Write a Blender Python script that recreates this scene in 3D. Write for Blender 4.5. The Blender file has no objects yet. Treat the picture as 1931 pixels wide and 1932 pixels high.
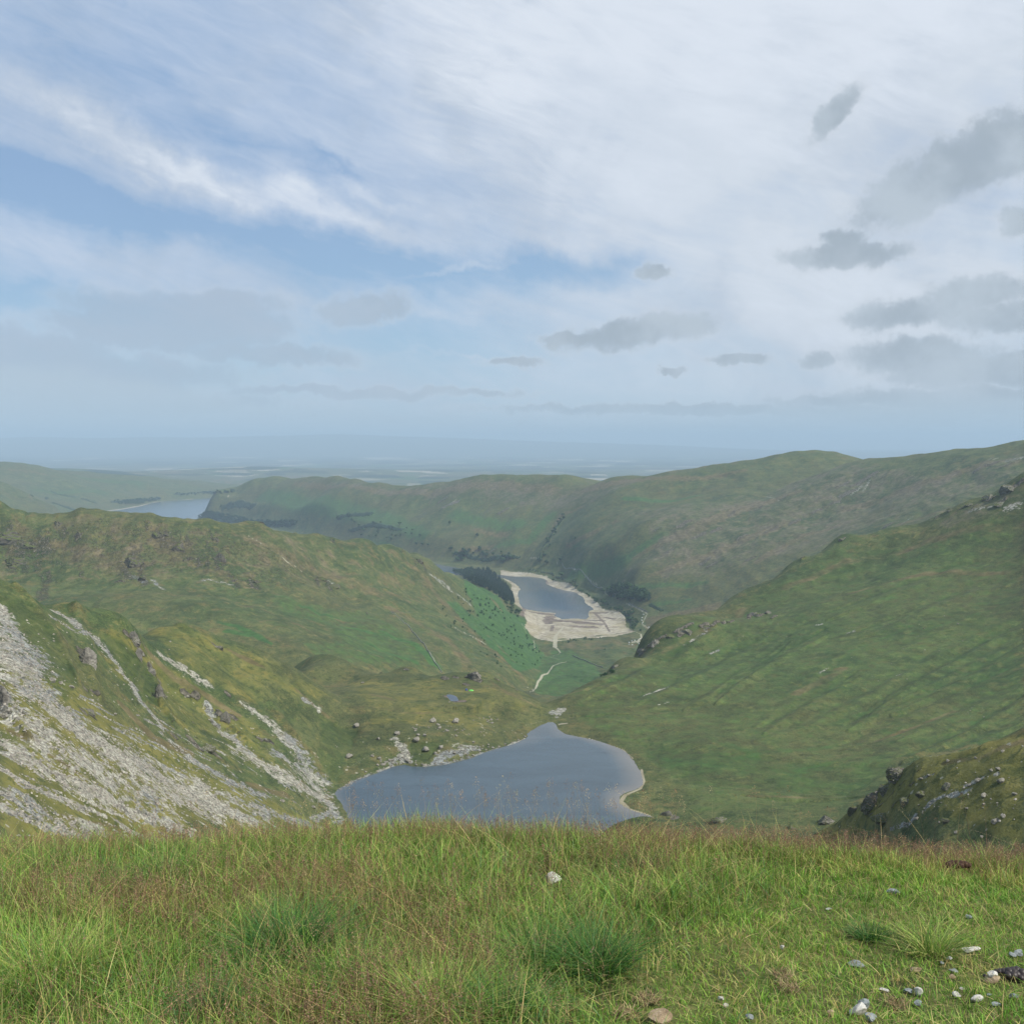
import bpy, bmesh, math, random
import numpy as np
from mathutils import Vector, Matrix, Euler

# ------------------------------------------------------------------ camera, world, sun, exposure
ZC = 640.0                 # eye altitude, metres
FPX, CX, HZ = 1937.0, 966.0, 832.0   # survey constants used to turn sightings into bearings / slopes
scene = bpy.context.scene
col = scene.collection
cam_d = bpy.data.cameras.new("camera"); cam = bpy.data.objects.new("camera", cam_d); col.objects.link(cam)
cam.location = (0, 0, ZC); cam.rotation_euler = (math.radians(90), 0, 0)
cam_d.sensor_width = 36.0; cam_d.lens = 36.0 * FPX / 1932.0
cam_d.shift_y = (HZ - 966.0) / 1932.0
cam_d.clip_start = 0.1; cam_d.clip_end = 200000.0
scene.camera = cam
scene.render.resolution_x, scene.render.resolution_y = 1023, 1024

SUN_DIR = Vector((0.74, -0.42, 0.90)).normalized()
SUN_EL = math.asin(SUN_DIR.z); SUN_ROT = math.atan2(SUN_DIR.x, SUN_DIR.y)
sun_d = bpy.data.lights.new("sun", 'SUN'); sun_d.energy = 4.9; sun_d.angle = math.radians(0.6)
sun_d.color = (1.0, 0.95, 0.87)
sun = bpy.data.objects.new("sun", sun_d); col.objects.link(sun)
sun.rotation_euler = SUN_DIR.to_track_quat('Z', 'Y').to_euler()

scene.view_settings.view_transform = 'Standard'
scene.view_settings.look = 'None'
scene.view_settings.exposure = 0.0
scene.view_settings.gamma = 1.0
scene.cycles.max_bounces = 5; scene.cycles.diffuse_bounces = 2; scene.cycles.glossy_bounces = 2
scene.cycles.transmission_bounces = 2; scene.cycles.transparent_max_bounces = 8; scene.cycles.volume_bounces = 0
scene.cycles.caustics_reflective = False; scene.cycles.caustics_refractive = False
scene.cycles.use_denoising = True
scene.cycles.use_adaptive_sampling = True; scene.cycles.adaptive_threshold = 0.02


class NT:
    """small helper round a node tree"""
    def __init__(s, tree): s.t = tree; s.n = tree.nodes; s.l = tree.links
    def new(s, typ, **kw):
        n = s.n.new(typ)
        for k, v in kw.items(): setattr(n, k, v)
        return n
    def put(s, sock, v):
        if v is None: return
        if hasattr(v, 'is_output'): s.l.new(v, sock)
        else: sock.default_value = v
    def math(s, op, a, b=None, c=None, clamp=False):
        n = s.new('ShaderNodeMath', operation=op); n.use_clamp = clamp
        s.put(n.inputs[0], a); s.put(n.inputs[1], b)
        if c is not None: s.put(n.inputs[2], c)
        return n.outputs[0]
    def vmath(s, op, a, b=None, out=0):
        n = s.new('ShaderNodeVectorMath', operation=op)
        s.put(n.inputs[0], a)
        if b is not None: s.put(n.inputs[3 if op == 'SCALE' else 1], b)
        return n.outputs[out]
    def mapr(s, v, a, b, c=0.0, d=1.0, smooth=True):
        n = s.new('ShaderNodeMapRange'); n.interpolation_type = 'SMOOTHSTEP' if smooth else 'LINEAR'
        n.clamp = True
        s.put(n.inputs[0], v)
        for i, x in enumerate((a, b, c, d)): s.put(n.inputs[1 + i], x)
        return n.outputs[0]
    def noise(s, vec, scale, detail=4, rough=0.55, dist=0.0, out=0, dim='3D'):
        n = s.new('ShaderNodeTexNoise'); n.noise_dimensions = dim
        s.put(n.inputs['Vector'], vec); s.put(n.inputs['Scale'], scale); s.put(n.inputs['Detail'], detail)
        s.put(n.inputs['Roughness'], rough); s.put(n.inputs['Distortion'], dist)
        return n.outputs[out]
    def voro(s, vec, scale, out='Distance', feature='F1', rnd=1.0):
        n = s.new('ShaderNodeTexVoronoi'); n.feature = feature
        s.put(n.inputs['Vector'], vec); s.put(n.inputs['Scale'], scale); s.put(n.inputs['Randomness'], rnd)
        return n.outputs[out]
    def mix(s, f, a, b, typ='MIX'):
        n = s.new('ShaderNodeMix', data_type='RGBA', blend_type=typ); n.clamp_factor = True
        s.put(n.inputs['Factor'], f)
        s.put(n.inputs[6], a if hasattr(a, 'is_output') else (*a, 1.0)[:4])
        s.put(n.inputs[7], b if hasattr(b, 'is_output') else (*b, 1.0)[:4])
        return n.outputs[2]
    def ramp(s, v, stops, interp='LINEAR'):
        n = s.new('ShaderNodeValToRGB'); s.put(n.inputs[0], v); r = n.color_ramp; r.interpolation = interp
        while len(r.elements) < len(stops): r.elements.new(0.5)
        for e, (p, c) in zip(r.elements, stops):
            e.position = p; e.color = (*c, 1.0)[:4]
        return n.outputs[0]
    def mapping(s, vec, loc=(0, 0, 0), rot=(0, 0, 0), sc=(1, 1, 1)):
        n = s.new('ShaderNodeMapping'); s.put(n.inputs[0], vec)
        n.inputs[1].default_value = loc; n.inputs[2].default_value = rot; n.inputs[3].default_value = sc
        return n.outputs[0]


def L(r, g, b):
    """sRGB 0-255 -> linear"""
    return tuple(((c / 255) / 12.92 if c / 255 <= .04045 else ((c / 255 + .055) / 1.055) ** 2.4) for c in (r, g, b))


# ---- sky: Nishita daylight behind layers of cloud, laid out in azimuth / elevation
world = bpy.data.worlds.new("World"); scene.world = world; world.use_nodes = True
wt = NT(world.node_tree); wt.n.clear()
w_out = wt.new('ShaderNodeOutputWorld'); w_bg = wt.new('ShaderNodeBackground')
wt.l.new(w_bg.outputs[0], w_out.inputs[0])
sky = wt.new('ShaderNodeTexSky', sky_type='NISHITA'); sky.sun_disc = False
sky.sun_elevation = SUN_EL; sky.sun_rotation = SUN_ROT; sky.altitude = 600; sky.air_density = 1.0
sky.dust_density = 1.5; sky.ozone_density = 1.5
SKY_STR = 0.10
tc = wt.new('ShaderNodeTexCoord').outputs['Generated']
sep = wt.new('ShaderNodeSeparateXYZ'); wt.l.new(tc, sep.inputs[0])
az = wt.math('ARCTAN2', sep.outputs[0], sep.outputs[1])
hor = wt.math('SQRT', wt.math('ADD', wt.math('MULTIPLY', sep.outputs[0], sep.outputs[0]), wt.math('MULTIPLY', sep.outputs[1], sep.outputs[1])))
el = wt.math('ARCTAN2', sep.outputs[2], hor)
cmb = wt.new('ShaderNodeCombineXYZ'); wt.l.new(az, cmb.inputs[0]); wt.l.new(el, cmb.inputs[1])
AE = cmb.outputs[0]

def bearing(px, py):
    u = (px - CX) / FPX; b = (HZ - py) / FPX
    return math.atan(u), math.atan(b / math.sqrt(1 + u * u))

# ragged edges: two warps of the az/el plane
nz1 = wt.noise(AE, 9.0, 6, 0.6, out=1)
w1 = wt.vmath('SCALE', wt.vmath('SUBTRACT', nz1, (0.5, 0.5, 0.5)), 0.13)
nz2 = wt.noise(AE, 34.0, 5, 0.6, out=1)
w2 = wt.vmath('SCALE', wt.vmath('SUBTRACT', nz2, (0.5, 0.5, 0.5)), 0.045)
AEw = wt.vmath('ADD', wt.vmath('ADD', AE, wt.vmath('MULTIPLY', w1, (1, .55, 0))), wt.vmath('MULTIPLY', w2, (1, .6, 0)))

def blob(px, py, rx, ry, rot=0, vec=None, soft=(1.25, 0.35)):
    """soft ellipse of sky: 1 inside, 0 outside"""
    a, e = bearing(px, py)
    v = wt.vmath('SUBTRACT', vec or AEw, (a, e, 0))
    r = math.radians(rot)
    n = wt.new('ShaderNodeVectorRotate', rotation_type='Z_AXIS'); wt.l.new(v, n.inputs['Vector']); n.inputs['Angle'].default_value = r
    v = wt.vmath('MULTIPLY', n.outputs[0], (FPX / rx, FPX / ry, 0))
    d = wt.vmath('LENGTH', v, out=1)
    return wt.mapr(d, soft[0], soft[1])

def union(lst):
    r = lst[0]
    for x in lst[1:]: r = wt.math('MAXIMUM', r, x)
    return r
def total(lst):
    r = lst[0]
    for x in lst[1:]: r = wt.math('ADD', r, x)
    return r
# high veil of cirrus: streaks run down to the right on the left, whiter to the right
def streaks(rot, sx, sy, scale, detail=7, rough=0.6, dist=0.6):
    n = wt.new('ShaderNodeVectorRotate', rotation_type='Z_AXIS'); wt.l.new(AE, n.inputs['Vector'])
    n.inputs['Angle'].default_value = math.radians(rot)
    return wt.noise(wt.vmath('MULTIPLY', n.outputs[0], (sx, sy, 1)), scale, detail, rough, dist)
st1 = streaks(20, 1.0, 3.4, 5.0)
st2 = streaks(16, 1.0, 4.2, 15.0, 8, 0.65, 0.9)
st3 = wt.noise(AE, 4.2, 6, 0.55, 0.5)
grad = wt.math('ADD', wt.mapr(az, -0.38, 0.22, -0.05, 0.62), wt.mapr(el, 0.14, 0.40, -0.12, 0.20))
gaps = total([wt.math('MULTIPLY', blob(*b[:5], soft=(1.5, 0.0)), b[5]) for b in [
    (60, 350, 210, 55, 12, .75), (330, 420, 260, 40, 14, .60), (600, 455, 170, 34, 14, .55), (610, 300, 80, 24, 14, .75),
    (400, 215, 200, 28, 24, .35), (170, 140, 170, 30, 22, .25),
    (90, 560, 170, 34, 3, .75), (870, 520, 330, 46, -2, .65), (780, 650, 360, 60, 0, .55), (1080, 505, 170, 34, 8, .60), (1000, 745, 340, 46, 0, .30),
    (420, 690, 200, 30, 0, .3)]])
whites = total([wt.math('MULTIPLY', blob(*b[:5], soft=(1.4, 0.1)), b[5]) for b in [
    (300, 300, 330, 36, 21, .55), (560, 375, 260, 32, 17, .80), (640, 330, 170, 18, 25, .45), (200, 235, 230, 40, 22, .35), (250, 500, 330, 45, 6, .38),
    (880, 120, 420, 170, 20, .30), (1500, 60, 600, 200, 0, .35), (850, 510, 130, 9, -12, .45), (840, 600, 60, 16, 15, .4),
    (1250, 420, 330, 160, 0, .2), (1600, 560, 300, 90, 0, .35), (860, 673, 110, 5, 1, .35)]])
veil = wt.math('ADD', wt.math('ADD', grad, wt.math('SUBTRACT', whites, gaps)),
               total([wt.math('MULTIPLY', wt.math('SUBTRACT', st1, .5), 1.5), wt.math('MULTIPLY', wt.math('SUBTRACT', st2, .5), wt.mapr(az, -.1, .2, 1.0, .35)),
                      wt.math('MULTIPLY', wt.math('SUBTRACT', st3, .5), 0.7)]))
veil_a = wt.mapr(veil, -0.50, 0.70, 0.14, 1.0, smooth=False)
inv = 1.0 / SKY_STR
def S(r, g, b, k=1.0): return tuple(c * inv * k for c in L(r, g, b))
veil_c = wt.mix(wt.mapr(az, -0.3, 0.3), S(198, 211, 230), S(212, 221, 232))
veil_c = wt.mix(wt.mapr(wt.noise(AE, 6.0, 5, 0.6, 0.4), 0.42, 0.62, 0.0, 0.55), veil_c, S(184, 197, 214))
veil_c = wt.mix(wt.mapr(veil, 0.6, 1.25), veil_c, S(222, 230, 241))
# clear blue seen between the clouds
blue = wt.mix(wt.mapr(el, 0.0, 0.16), S(178, 206, 224), wt.mix(wt.mapr(el, 0.06, 0.26), S(152, 192, 224), S(132, 168, 210)))
blue = wt.mix(0.12, blue, sky.outputs[0])
skyc = wt.mix(veil_a, blue, veil_c)
# grey puffs of low cumulus
puffs = [(330, 590, 190, 40, 2), (230, 615, 140, 34, 0), (500, 665, 190, 24, 2), (40, 665, 190, 50, 0), (690, 585, 85, 26, -8),
         (1205, 628, 165, 30, -6), (1080, 640, 70, 16, -4), (1600, 482, 120, 28, 0), (1590, 455, 55, 24, 0), (1800, 320, 210, 62, -24), (1900, 270, 120, 60, -10), (1570, 215, 70, 24, -42),
         (1740, 590, 150, 30, -6), (1850, 555, 90, 34, 0), (1900, 605, 130, 34, 0), (1730, 668, 150, 34, 0), (1860, 700, 170, 34, 2), (1530, 676, 45, 18, 0),
         (1925, 415, 40, 30, 0), (1390, 676, 60, 12, 0), (1235, 517, 36, 16, 0), (1270, 700, 30, 8, 0), (975, 680, 60, 12, 0),
         (1780, 750, 240, 24, 2), (1600, 752, 160, 12, 0), (1300, 772, 420, 12, 0), (1850, 790, 260, 26, 0), (120, 700, 320, 44, 0), (300, 620, 230, 40, 0), (420, 575, 140, 30, 0), (420, 610, 150, 50, 0), (200, 760, 360, 26, 0), (700, 740, 300, 12, 0)]
AEp = wt.vmath('ADD', wt.vmath('ADD', AE, wt.vmath('MULTIPLY', w1, (.30, .16, 0))), wt.vmath('MULTIPLY', w2, (.9, .6, 0)))
pn = wt.noise(AE, 26.0, 8, 0.66, 0.2)
pf = union([blob(p[0], p[1], p[2] * 1.15, p[3] * 1.18, p[4], vec=AEp, soft=(1.7, 0.0)) for p in puffs])
pf = wt.mapr(wt.math('ADD', pf, wt.math('MULTIPLY', wt.math('SUBTRACT', pn, .5), 1.0)), 0.16, 0.90, 0.0, 1.0)
pf_c = wt.mix(wt.mapr(wt.noise(AE, 13.0, 4, 0.55), 0.35, 0.65), S(163, 176, 188), S(186, 198, 209))
pf_c = wt.mix(wt.mapr(az, -0.35, 0.1), S(173, 187, 204), pf_c)
pf_c = wt.mix(wt.mapr(pf, 0.25, 0.85), S(206, 214, 224), pf_c)
skyc = wt.mix(wt.math('MULTIPLY', pf, wt.mapr(az, -0.25, 0.1, 0.62, 0.92)), skyc, pf_c)
# bank of stratus and murk along the horizon
bn = wt.noise(wt.vmath('MULTIPLY', AE, (1, 3.2, 1)), 5.0, 6, 0.6, 0.4)
bank_h = wt.math('ADD', wt.mapr(az, 0.15, 0.5, 0.024, 0.046), wt.math('MULTIPLY', wt.math('SUBTRACT', bn, .5), 0.05))
bank_h = wt.math('ADD', bank_h, wt.mapr(az, -0.15, -0.45, 0.0, 0.040))
bank = wt.mapr(wt.math('SUBTRACT', el, bank_h), 0.008, -0.012, 0.0, 0.82)
skyc = wt.mix(bank, skyc, wt.mix(wt.mapr(az, -0.4, 0.4), S(184, 201, 215), S(180, 194, 205)))
skyc = wt.mix(wt.mapr(el, 0.055, -0.005, 0.0, 0.7), skyc, S(180, 202, 217))
wt.l.new(skyc, w_bg.inputs[0]); w_bg.inputs[1].default_value = SKY_STR
# ------------------------------------------------------------------ numeric helpers
rng = np.random.default_rng(7)
random.seed(7)
_perm = rng.permutation(256).astype(np.int32); _perm = np.concatenate([_perm, _perm])
_ga = rng.random(256) * 2 * math.pi
_gx, _gy = np.cos(_ga).astype(np.float32), np.sin(_ga).astype(np.float32)

def perlin(x, y, seed=0):
    x = np.asarray(x, np.float32); y = np.asarray(y, np.float32)
    xf = np.floor(x); yf = np.floor(y)
    xi = xf.astype(np.int32) + seed * 37; yi = yf.astype(np.int32) + seed * 91
    fx = x - xf; fy = y - yf
    u = fx * fx * fx * (fx * (fx * 6 - 15) + 10); v = fy * fy * fy * (fy * (fy * 6 - 15) + 10)
    x0 = xi & 255; x1 = (xi + 1) & 255; y0 = _perm[yi & 255]; y1 = _perm[(yi + 1) & 255]
    def g(h, dx, dy): return _gx[h] * dx + _gy[h] * dy
    a = g(_perm[x0 + y0], fx, fy); b = g(_perm[x1 + y0], fx - 1, fy)
    c = g(_perm[x0 + y1], fx, fy - 1); d = g(_perm[x1 + y1], fx - 1, fy - 1)
    a += u * (b - a); c += u * (d - c)
    return (a + v * (c - a)) * 1.45

def fbm(x, y, octs=4, seed=0, gain=0.5):
    r = 0; a = 1.0; t = 0
    for i in range(octs):
        r = r + a * perlin(np.asarray(x) * 2 ** i, np.asarray(y) * 2 ** i, seed + i); t += a; a *= gain
    return r / t

def sstep(a, b, x):
    t = np.clip((x - a) / (b - a), 0, 1); return t * t * (3 - 2 * t)

# ------------------------------------------------------------------ the land as one height field
# rows run away from the pass (log spaced), columns are bearings
fine = np.linspace(-0.53, 0.53, 1480)
Uc = np.concatenate([np.linspace(-0.80, -0.532, 55), fine, np.linspace(0.532, 0.80, 55)]).astype(np.float64)
def lsp(a, b, step): return np.exp(np.arange(math.log(a), math.log(b), step))
Yr = np.concatenate([lsp(18, 130, .03), lsp(130, 1400, .0027), lsp(1400, 9300, .0029), lsp(9300, 46000, .010)])
NU, NY = len(Uc), len(Yr)
UU, YY = np.meshgrid(Uc.astype(np.float32), Yr.astype(np.float32))
XX = UU * YY
VV = np.log(YY)

# valley profile under everything
bp_y = [18, 400, 735, 790, 860, 1000, 1350, 1700, 1950, 2270, 2600, 5000, 9000, 12000, 20000, 46000]
bp_z = [640 - .46 * 18, 452, 451, 430, 400, 360, 307, 262, 238, 231, 226, 215, 205, 175, 155, 150]
Z = np.interp(YY, bp_y, bp_z).astype(np.float32)

def pts(lst):
    """(sighting x, sighting y, distance) or (x, None, distance, altitude)"""
    o = []
    for p in lst:
        u = (p[0] - CX) / FPX; Y = p[2]
        z = p[3] if p[1] is None else ZC + (HZ - p[1]) / FPX * Y
        o.append((u, math.log(Y), z))
    return o

def landform(points, y0, y1, k=0.008, c=0.02, fade=0.10):
    global Z
    P = np.array(pts(points)); n = len(P)
    r = np.hypot(P[:, None, 0] - P[None, :, 0], P[:, None, 1] - P[None, :, 1])
    A = np.zeros((n + 1, n + 1)); A[:n, :n] = -np.sqrt(r * r + c * c); A[:n, n] = 1; A[n, :n] = 1
    A[:n, :n] -= np.eye(n) * 0.0006
    sol = np.linalg.solve(A, np.concatenate([P[:, 2], [0]])); w = sol[:n].astype(np.float32); c0 = sol[n]
    i0, i1 = np.searchsorted(Yr, [y0, y1])
    for i in range(i0, i1, 60):
        j = min(i + 60, i1)
        u = UU[i:j]; v = VV[i:j]; acc = np.full(u.shape, c0, np.float32)
        for q in range(n):
            acc -= w[q] * np.sqrt((u - np.float32(P[q, 0])) ** 2 + (v - np.float32(P[q, 1])) ** 2 + np.float32(c * c))
        y = YY[i:j]
        edge = np.minimum(np.log(y / y0), np.log(y1 / y)) / fade
        acc -= (1 - np.clip(edge, 0, 1)) ** 2 * 0.25 * y
        kk = k * y; a = Z[i:j]; h = np.clip(kk - np.abs(a - acc), 0, None) / kk
        Z[i:j] = np.maximum(a, acc) + h * h * kk * .25

def behind(crest, f, drop):
    """ground just over a skyline falls away"""
    return [(p[0], None, p[2] * f, ZC + (HZ - p[1]) / FPX * p[2] - drop * p[2]) for p in crest[::2]]

# A: near slope on the left with its scree, and the grassy knoll behind it
A_ = [(-450, 1600, 180), (-450, 1350, 300), (-450, 1050, 420), (-450, None, 620, 560), (-200, 1600, 200), (-200, 1300, 340), (-200, 1060, 440), (-200, None, 640, 500),
      (0, 1600, 220), (0, 1450, 270), (0, 1300, 340), (0, 1180, 410), (0, 1096, 460), (33, 1107, 468), (66, 1130, 475), (90, 1148, 490), (0, None, 600, 500), (90, None, 620, 490),
      (116, 1152, 515), (145, 1141, 525), (185, 1155, 530), (231, 1174, 535), (261, 1198, 545), (185, None, 640, 490),
      (150, 1300, 400), (150, 1450, 320), (150, 1600, 270), (300, 1600, 330), (300, 1450, 410), (300, 1350, 470), (290, 1260, 540),
      (291, 1188, 625), (331, 1178, 650), (367, 1180, 655), (413, 1200, 660), (455, 1213, 665), (496, 1228, 670), (536, 1248, 675), (579, 1274, 680), (628, 1307, 690), (665, 1326, 695),
      (300, None, 760, 470), (400, None, 770, 450), (500, None, 780, 440), (600, None, 790, 435),
      (400, 1260, 590), (450, 1580, 400), (450, 1450, 480), (450, 1350, 560), (520, 1300, 620), (450, 1270, 620), (560, 1440, 540), (560, 1350, 610), (600, 1560, 482), (600, 1480, 525), (600, 1400, 590), (620, 1350, 640),
      (500, 1610, 370), (600, 1640, 400),
      (700, None, 450, 448), (700, None, 560, 450), (760, None, 680, 448), (900, None, 500, 400), (1100, None, 450, 350), (1100, None, 700, 350), (700, None, 330, 440), (700, None, 850, 420),
      (450, None, 250, 480), (300, None, 200, 510), (150, None, 160, 540), (-100, None, 130, 560)]
landform(A_, 110, 900)
# B: hummocky moraine between the tarn and the valley
B_ = [(628, 1312, 700), (700, 1400, 617), (800, 1400, 612), (700, 1340, 660), (800, 1360, 650), (950, 1355, 680), (760, 1310, 710), (852, 1318, 694), (852, 1330, 680), (930, 1320, 700), (1000, 1345, 690),
      (700, 1440, 585), (800, 1425, 598), (880, 1400, 618), (950, 1385, 640),
      (560, 1262, 840), (575, 1247, 850), (637, 1239, 845), (668, 1255, 830), (600, 1262, 800), (647, 1282, 790), (695, 1273, 795), (730, 1268, 805), (767, 1260, 805), (800, 1271, 795), (837, 1274, 785), (868, 1270, 775), (884, 1267, 770), (898, 1265, 770), (914, 1271, 768), (938, 1279, 762), (975, 1301, 748), (1011, 1320, 735), (1037, 1332, 727),
      (870, 1295, 735), (900, 1296, 730), (760, 1285, 765), (660, 1300, 740),
      (560, None, 960, 400), (637, None, 950, 400), (700, None, 900, 400), (767, None, 900, 400), (840, None, 880, 390), (898, None, 870, 390), (975, None, 840, 390), (1040, None, 810, 410),
      (1065, 1345, 715), (1100, None, 690, 440), (1200, None, 690, 420), (1200, None, 800, 400), (400, None, 700, 420), (400, None, 900, 400), (600, None, 520, 440), (900, None, 540, 440)]
landform(B_, 480, 1000, k=.005)
# D: the long slope on the right and the flat cirque floor at its foot
D_ = [(1033, 1327, 735), (1066, 1312, 748), (1091, 1298, 770), (1116, 1286, 795), (1141, 1275, 830), (1157, 1256, 870), (1199, 1234, 960), (1224, 1210, 1020), (1245, 1195, 1050), (1277, 1175, 1080), (1345, 1153, 1100), (1379, 1130, 1120), (1413, 1111, 1130), (1470, 1082, 1145), (1515, 1055, 1160), (1548, 1038, 1165), (1582, 1016, 1170), (1616, 1008, 1170), (1667, 1001, 1160), (1718, 989, 1150), (1769, 971, 1140), (1799, 957, 1130), (1833, 943, 1120), (1870, 930, 1110), (1904, 909, 1095), (1931, 893, 1080), (2050, 840, 1040), (2300, 750, 950),
      (1033, None, 830, 400), (1091, None, 870, 400), (1157, None, 960, 380), (1245, None, 1150, 370), (1379, None, 1260, 380), (1548, None, 1320, 440), (1667, None, 1330, 460), (1799, None, 1300, 490), (1931, None, 1250, 530), (2300, None, 1120, 600),
      (1300, 1540, 505), (1400, 1560, 480), (1500, 1530, 500), (1600, 1500, 520), (1700, 1490, 500), (1450, 1450, 572), (1300, 1450, 575), (1300, 1400, 625), (1215, 1400, 640), (1150, 1385, 652), (1300, 1350, 690), (1150, 1350, 690), (1300, 1300, 755), (1200, 1300, 750), (1100, 1330, 715), (1400, 1350, 680), (1500, 1350, 670), (1600, 1400, 620), (1700, 1400, 600), (1700, 1300, 700), (1932, 1390, 570), (1932, 1300, 660), (1932, 1200, 780), (1932, 1100, 900), (1932, 1000, 1000), (1700, 1200, 830), (1700, 1100, 980), (1700, 1040, 1080), (1500, 1250, 800), (1500, 1150, 980), (1400, 1220, 900), (1370, 1170, 1030), (1250, 1260, 860), (1800, 1150, 870), (1820, 1030, 1020), (1600, 1090, 1060),
      (2300, 1500, 400), (2300, 1300, 520), (2300, 1100, 700), (2300, 900, 850), (1932, None, 450, 480), (1700, None, 420, 455), (1400, None, 420, 446),
      (960, None, 800, 380), (960, None, 640, 430), (1100, None, 560, 440), (900, None, 1000, 300), (1100, None, 1100, 280), (1200, None, 430, 440)]
landform(D_, 380, 1450, k=.006)
# E: craggy knoll close by on the right, a sloping face under a sighted crest
def ridgeform(crest, y0, y1, front, back, rnd, k=.005):
    global Z
    P = np.array([((p[0] - CX) / FPX, p[2], ZC + (HZ - p[1]) / FPX * p[2]) for p in crest])
    yc = np.interp(UU[0], P[:, 0], P[:, 1])[None, :]; zc = np.interp(UU[0], P[:, 0], P[:, 2])[None, :]
    i0, i1 = np.searchsorted(Yr, [y0, y1]); Y = YY[i0:i1]; t = Y - yc
    m = np.where(t < 0, front, back) * (1 + .12 * fbm(XX[i0:i1] / 25, Y / 25, 3, 77))
    acc = zc - m * (np.sqrt(t * t + rnd * rnd) - rnd) + 1.6 * fbm(XX[i0:i1] / 14, Y / 14, 3, 78)
    acc = np.where((UU[i0:i1] < P[0, 0]), -1e3, acc)
    kk = k * Y; a = Z[i0:i1]; h = np.clip(kk - np.abs(a - acc), 0, None) / kk
    Z[i0:i1] = np.maximum(a, acc) + h * h * kk * .25
ridgeform([(1350, 1660, 370), (1420, 1615, 350), (1500, 1592, 345), (1560, 1566, 335), (1600, 1535, 325), (1622, 1519, 319), (1641, 1502, 312), (1671, 1482, 305), (1693, 1461, 300), (1726, 1438, 294), (1741, 1431, 292), (1771, 1427, 286), (1845, 1412, 276), (1890, 1395, 272), (1931, 1378, 270), (2100, 1310, 262), (2300, 1250, 255), (2600, 1200, 250)], 100, 470, .29, .75, 6)

# F: lip of the headwall
F_ = [(1130, 1580, 290), (1165, 1563, 296), (1190, 1551, 300), (1210, 1549, 302), (1230, 1551, 302), (1260, 1561, 300), (1310, 1563, 290), (1345, 1564, 285), (1370, 1568, 280), (1400, 1582, 275), (1450, 1602, 265), (1550, 1610, 250),
      (1200, None, 400, 470), (1100, None, 390, 465), (1300, None, 380, 470), (1400, None, 360, 480), (1200, None, 220, 520), (1400, None, 200, 540), (1000, None, 300, 480), (1600, None, 330, 470), (1600, None, 180, 540)]
landform(F_, 150, 430, k=.004, c=.012)
# C: the long ridge on the left
C_ = [(-450, 900, 1350), (-200, 925, 1420), (0, 948, 1460), (20, 957, 1465), (50, 967, 1470), (109, 969, 1480), (149, 961, 1480), (198, 964, 1480), (265, 966, 1480), (298, 973, 1480), (331, 980, 1485), (380, 980, 1495), (430, 988, 1520), (455, 990, 1535), (486, 983, 1560), (506, 992, 1580), (546, 1003, 1620), (590, 1008, 1660), (639, 1015, 1705), (688, 1020, 1765), (738, 1029, 1850), (781, 1043, 1950), (811, 1058, 2050), (844, 1082, 2160), (883, 1100, 2230),
      (900, 1098, 2500), (925, 1096, 2700), (945, 1104, 2700), (965, 1122, 2560), (950, 1128, 2350), (969, 1140, 2400), (985, 1158, 2300), (989, 1180, 2180), (1000, 1205, 2090), (1020, 1232, 1960), (1012, 1262, 1640), (1000, 1290, 1430), (985, 1300, 1380),
      (0, 1040, 1400), (0, 1092, 1335), (150, 1096, 1325), (150, 1030, 1410), (300, 1040, 1405), (300, 1102, 1300), (200, 1130, 1180), (450, 1115, 1330), (450, 1050, 1430), (450, 1180, 1120), (400, 1140, 1180), (600, 1100, 1500), (600, 1050, 1600), (600, 1180, 1250), (550, 1230, 1060), (680, 1230, 1150), (750, 1100, 1690), (750, 1060, 1800), (750, 1180, 1420), (750, 1255, 1180), (850, 1110, 2060), (880, 1150, 1850), (880, 1220, 1450), (880, 1265, 1300), (940, 1200, 1750), (950, 1270, 1370), (960, 1170, 2080),
      (-450, 1100, 1200), (-450, None, 2100, 350), (0, None, 2400, 260), (300, None, 2500, 235), (500, None, 2500, 232), (700, None, 2500, 230), (844, None, 2450, 240),
      (0, None, 900, 400), (300, None, 950, 380), (600, None, 950, 370), (850, None, 1050, 330), (950, None, 1200, 310), (1100, None, 1400, 260), (1060, None, 1700, 230), (1100, None, 2000, 200), (1060, None, 2500, 190), (940, None, 3200, 190), (500, None, 3000, 200), (100, None, 3000, 200)]
C_ += behind(C_[:25], 1.06, .025)
landform(C_, 820, 3500, k=.006, c=.012)
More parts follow.
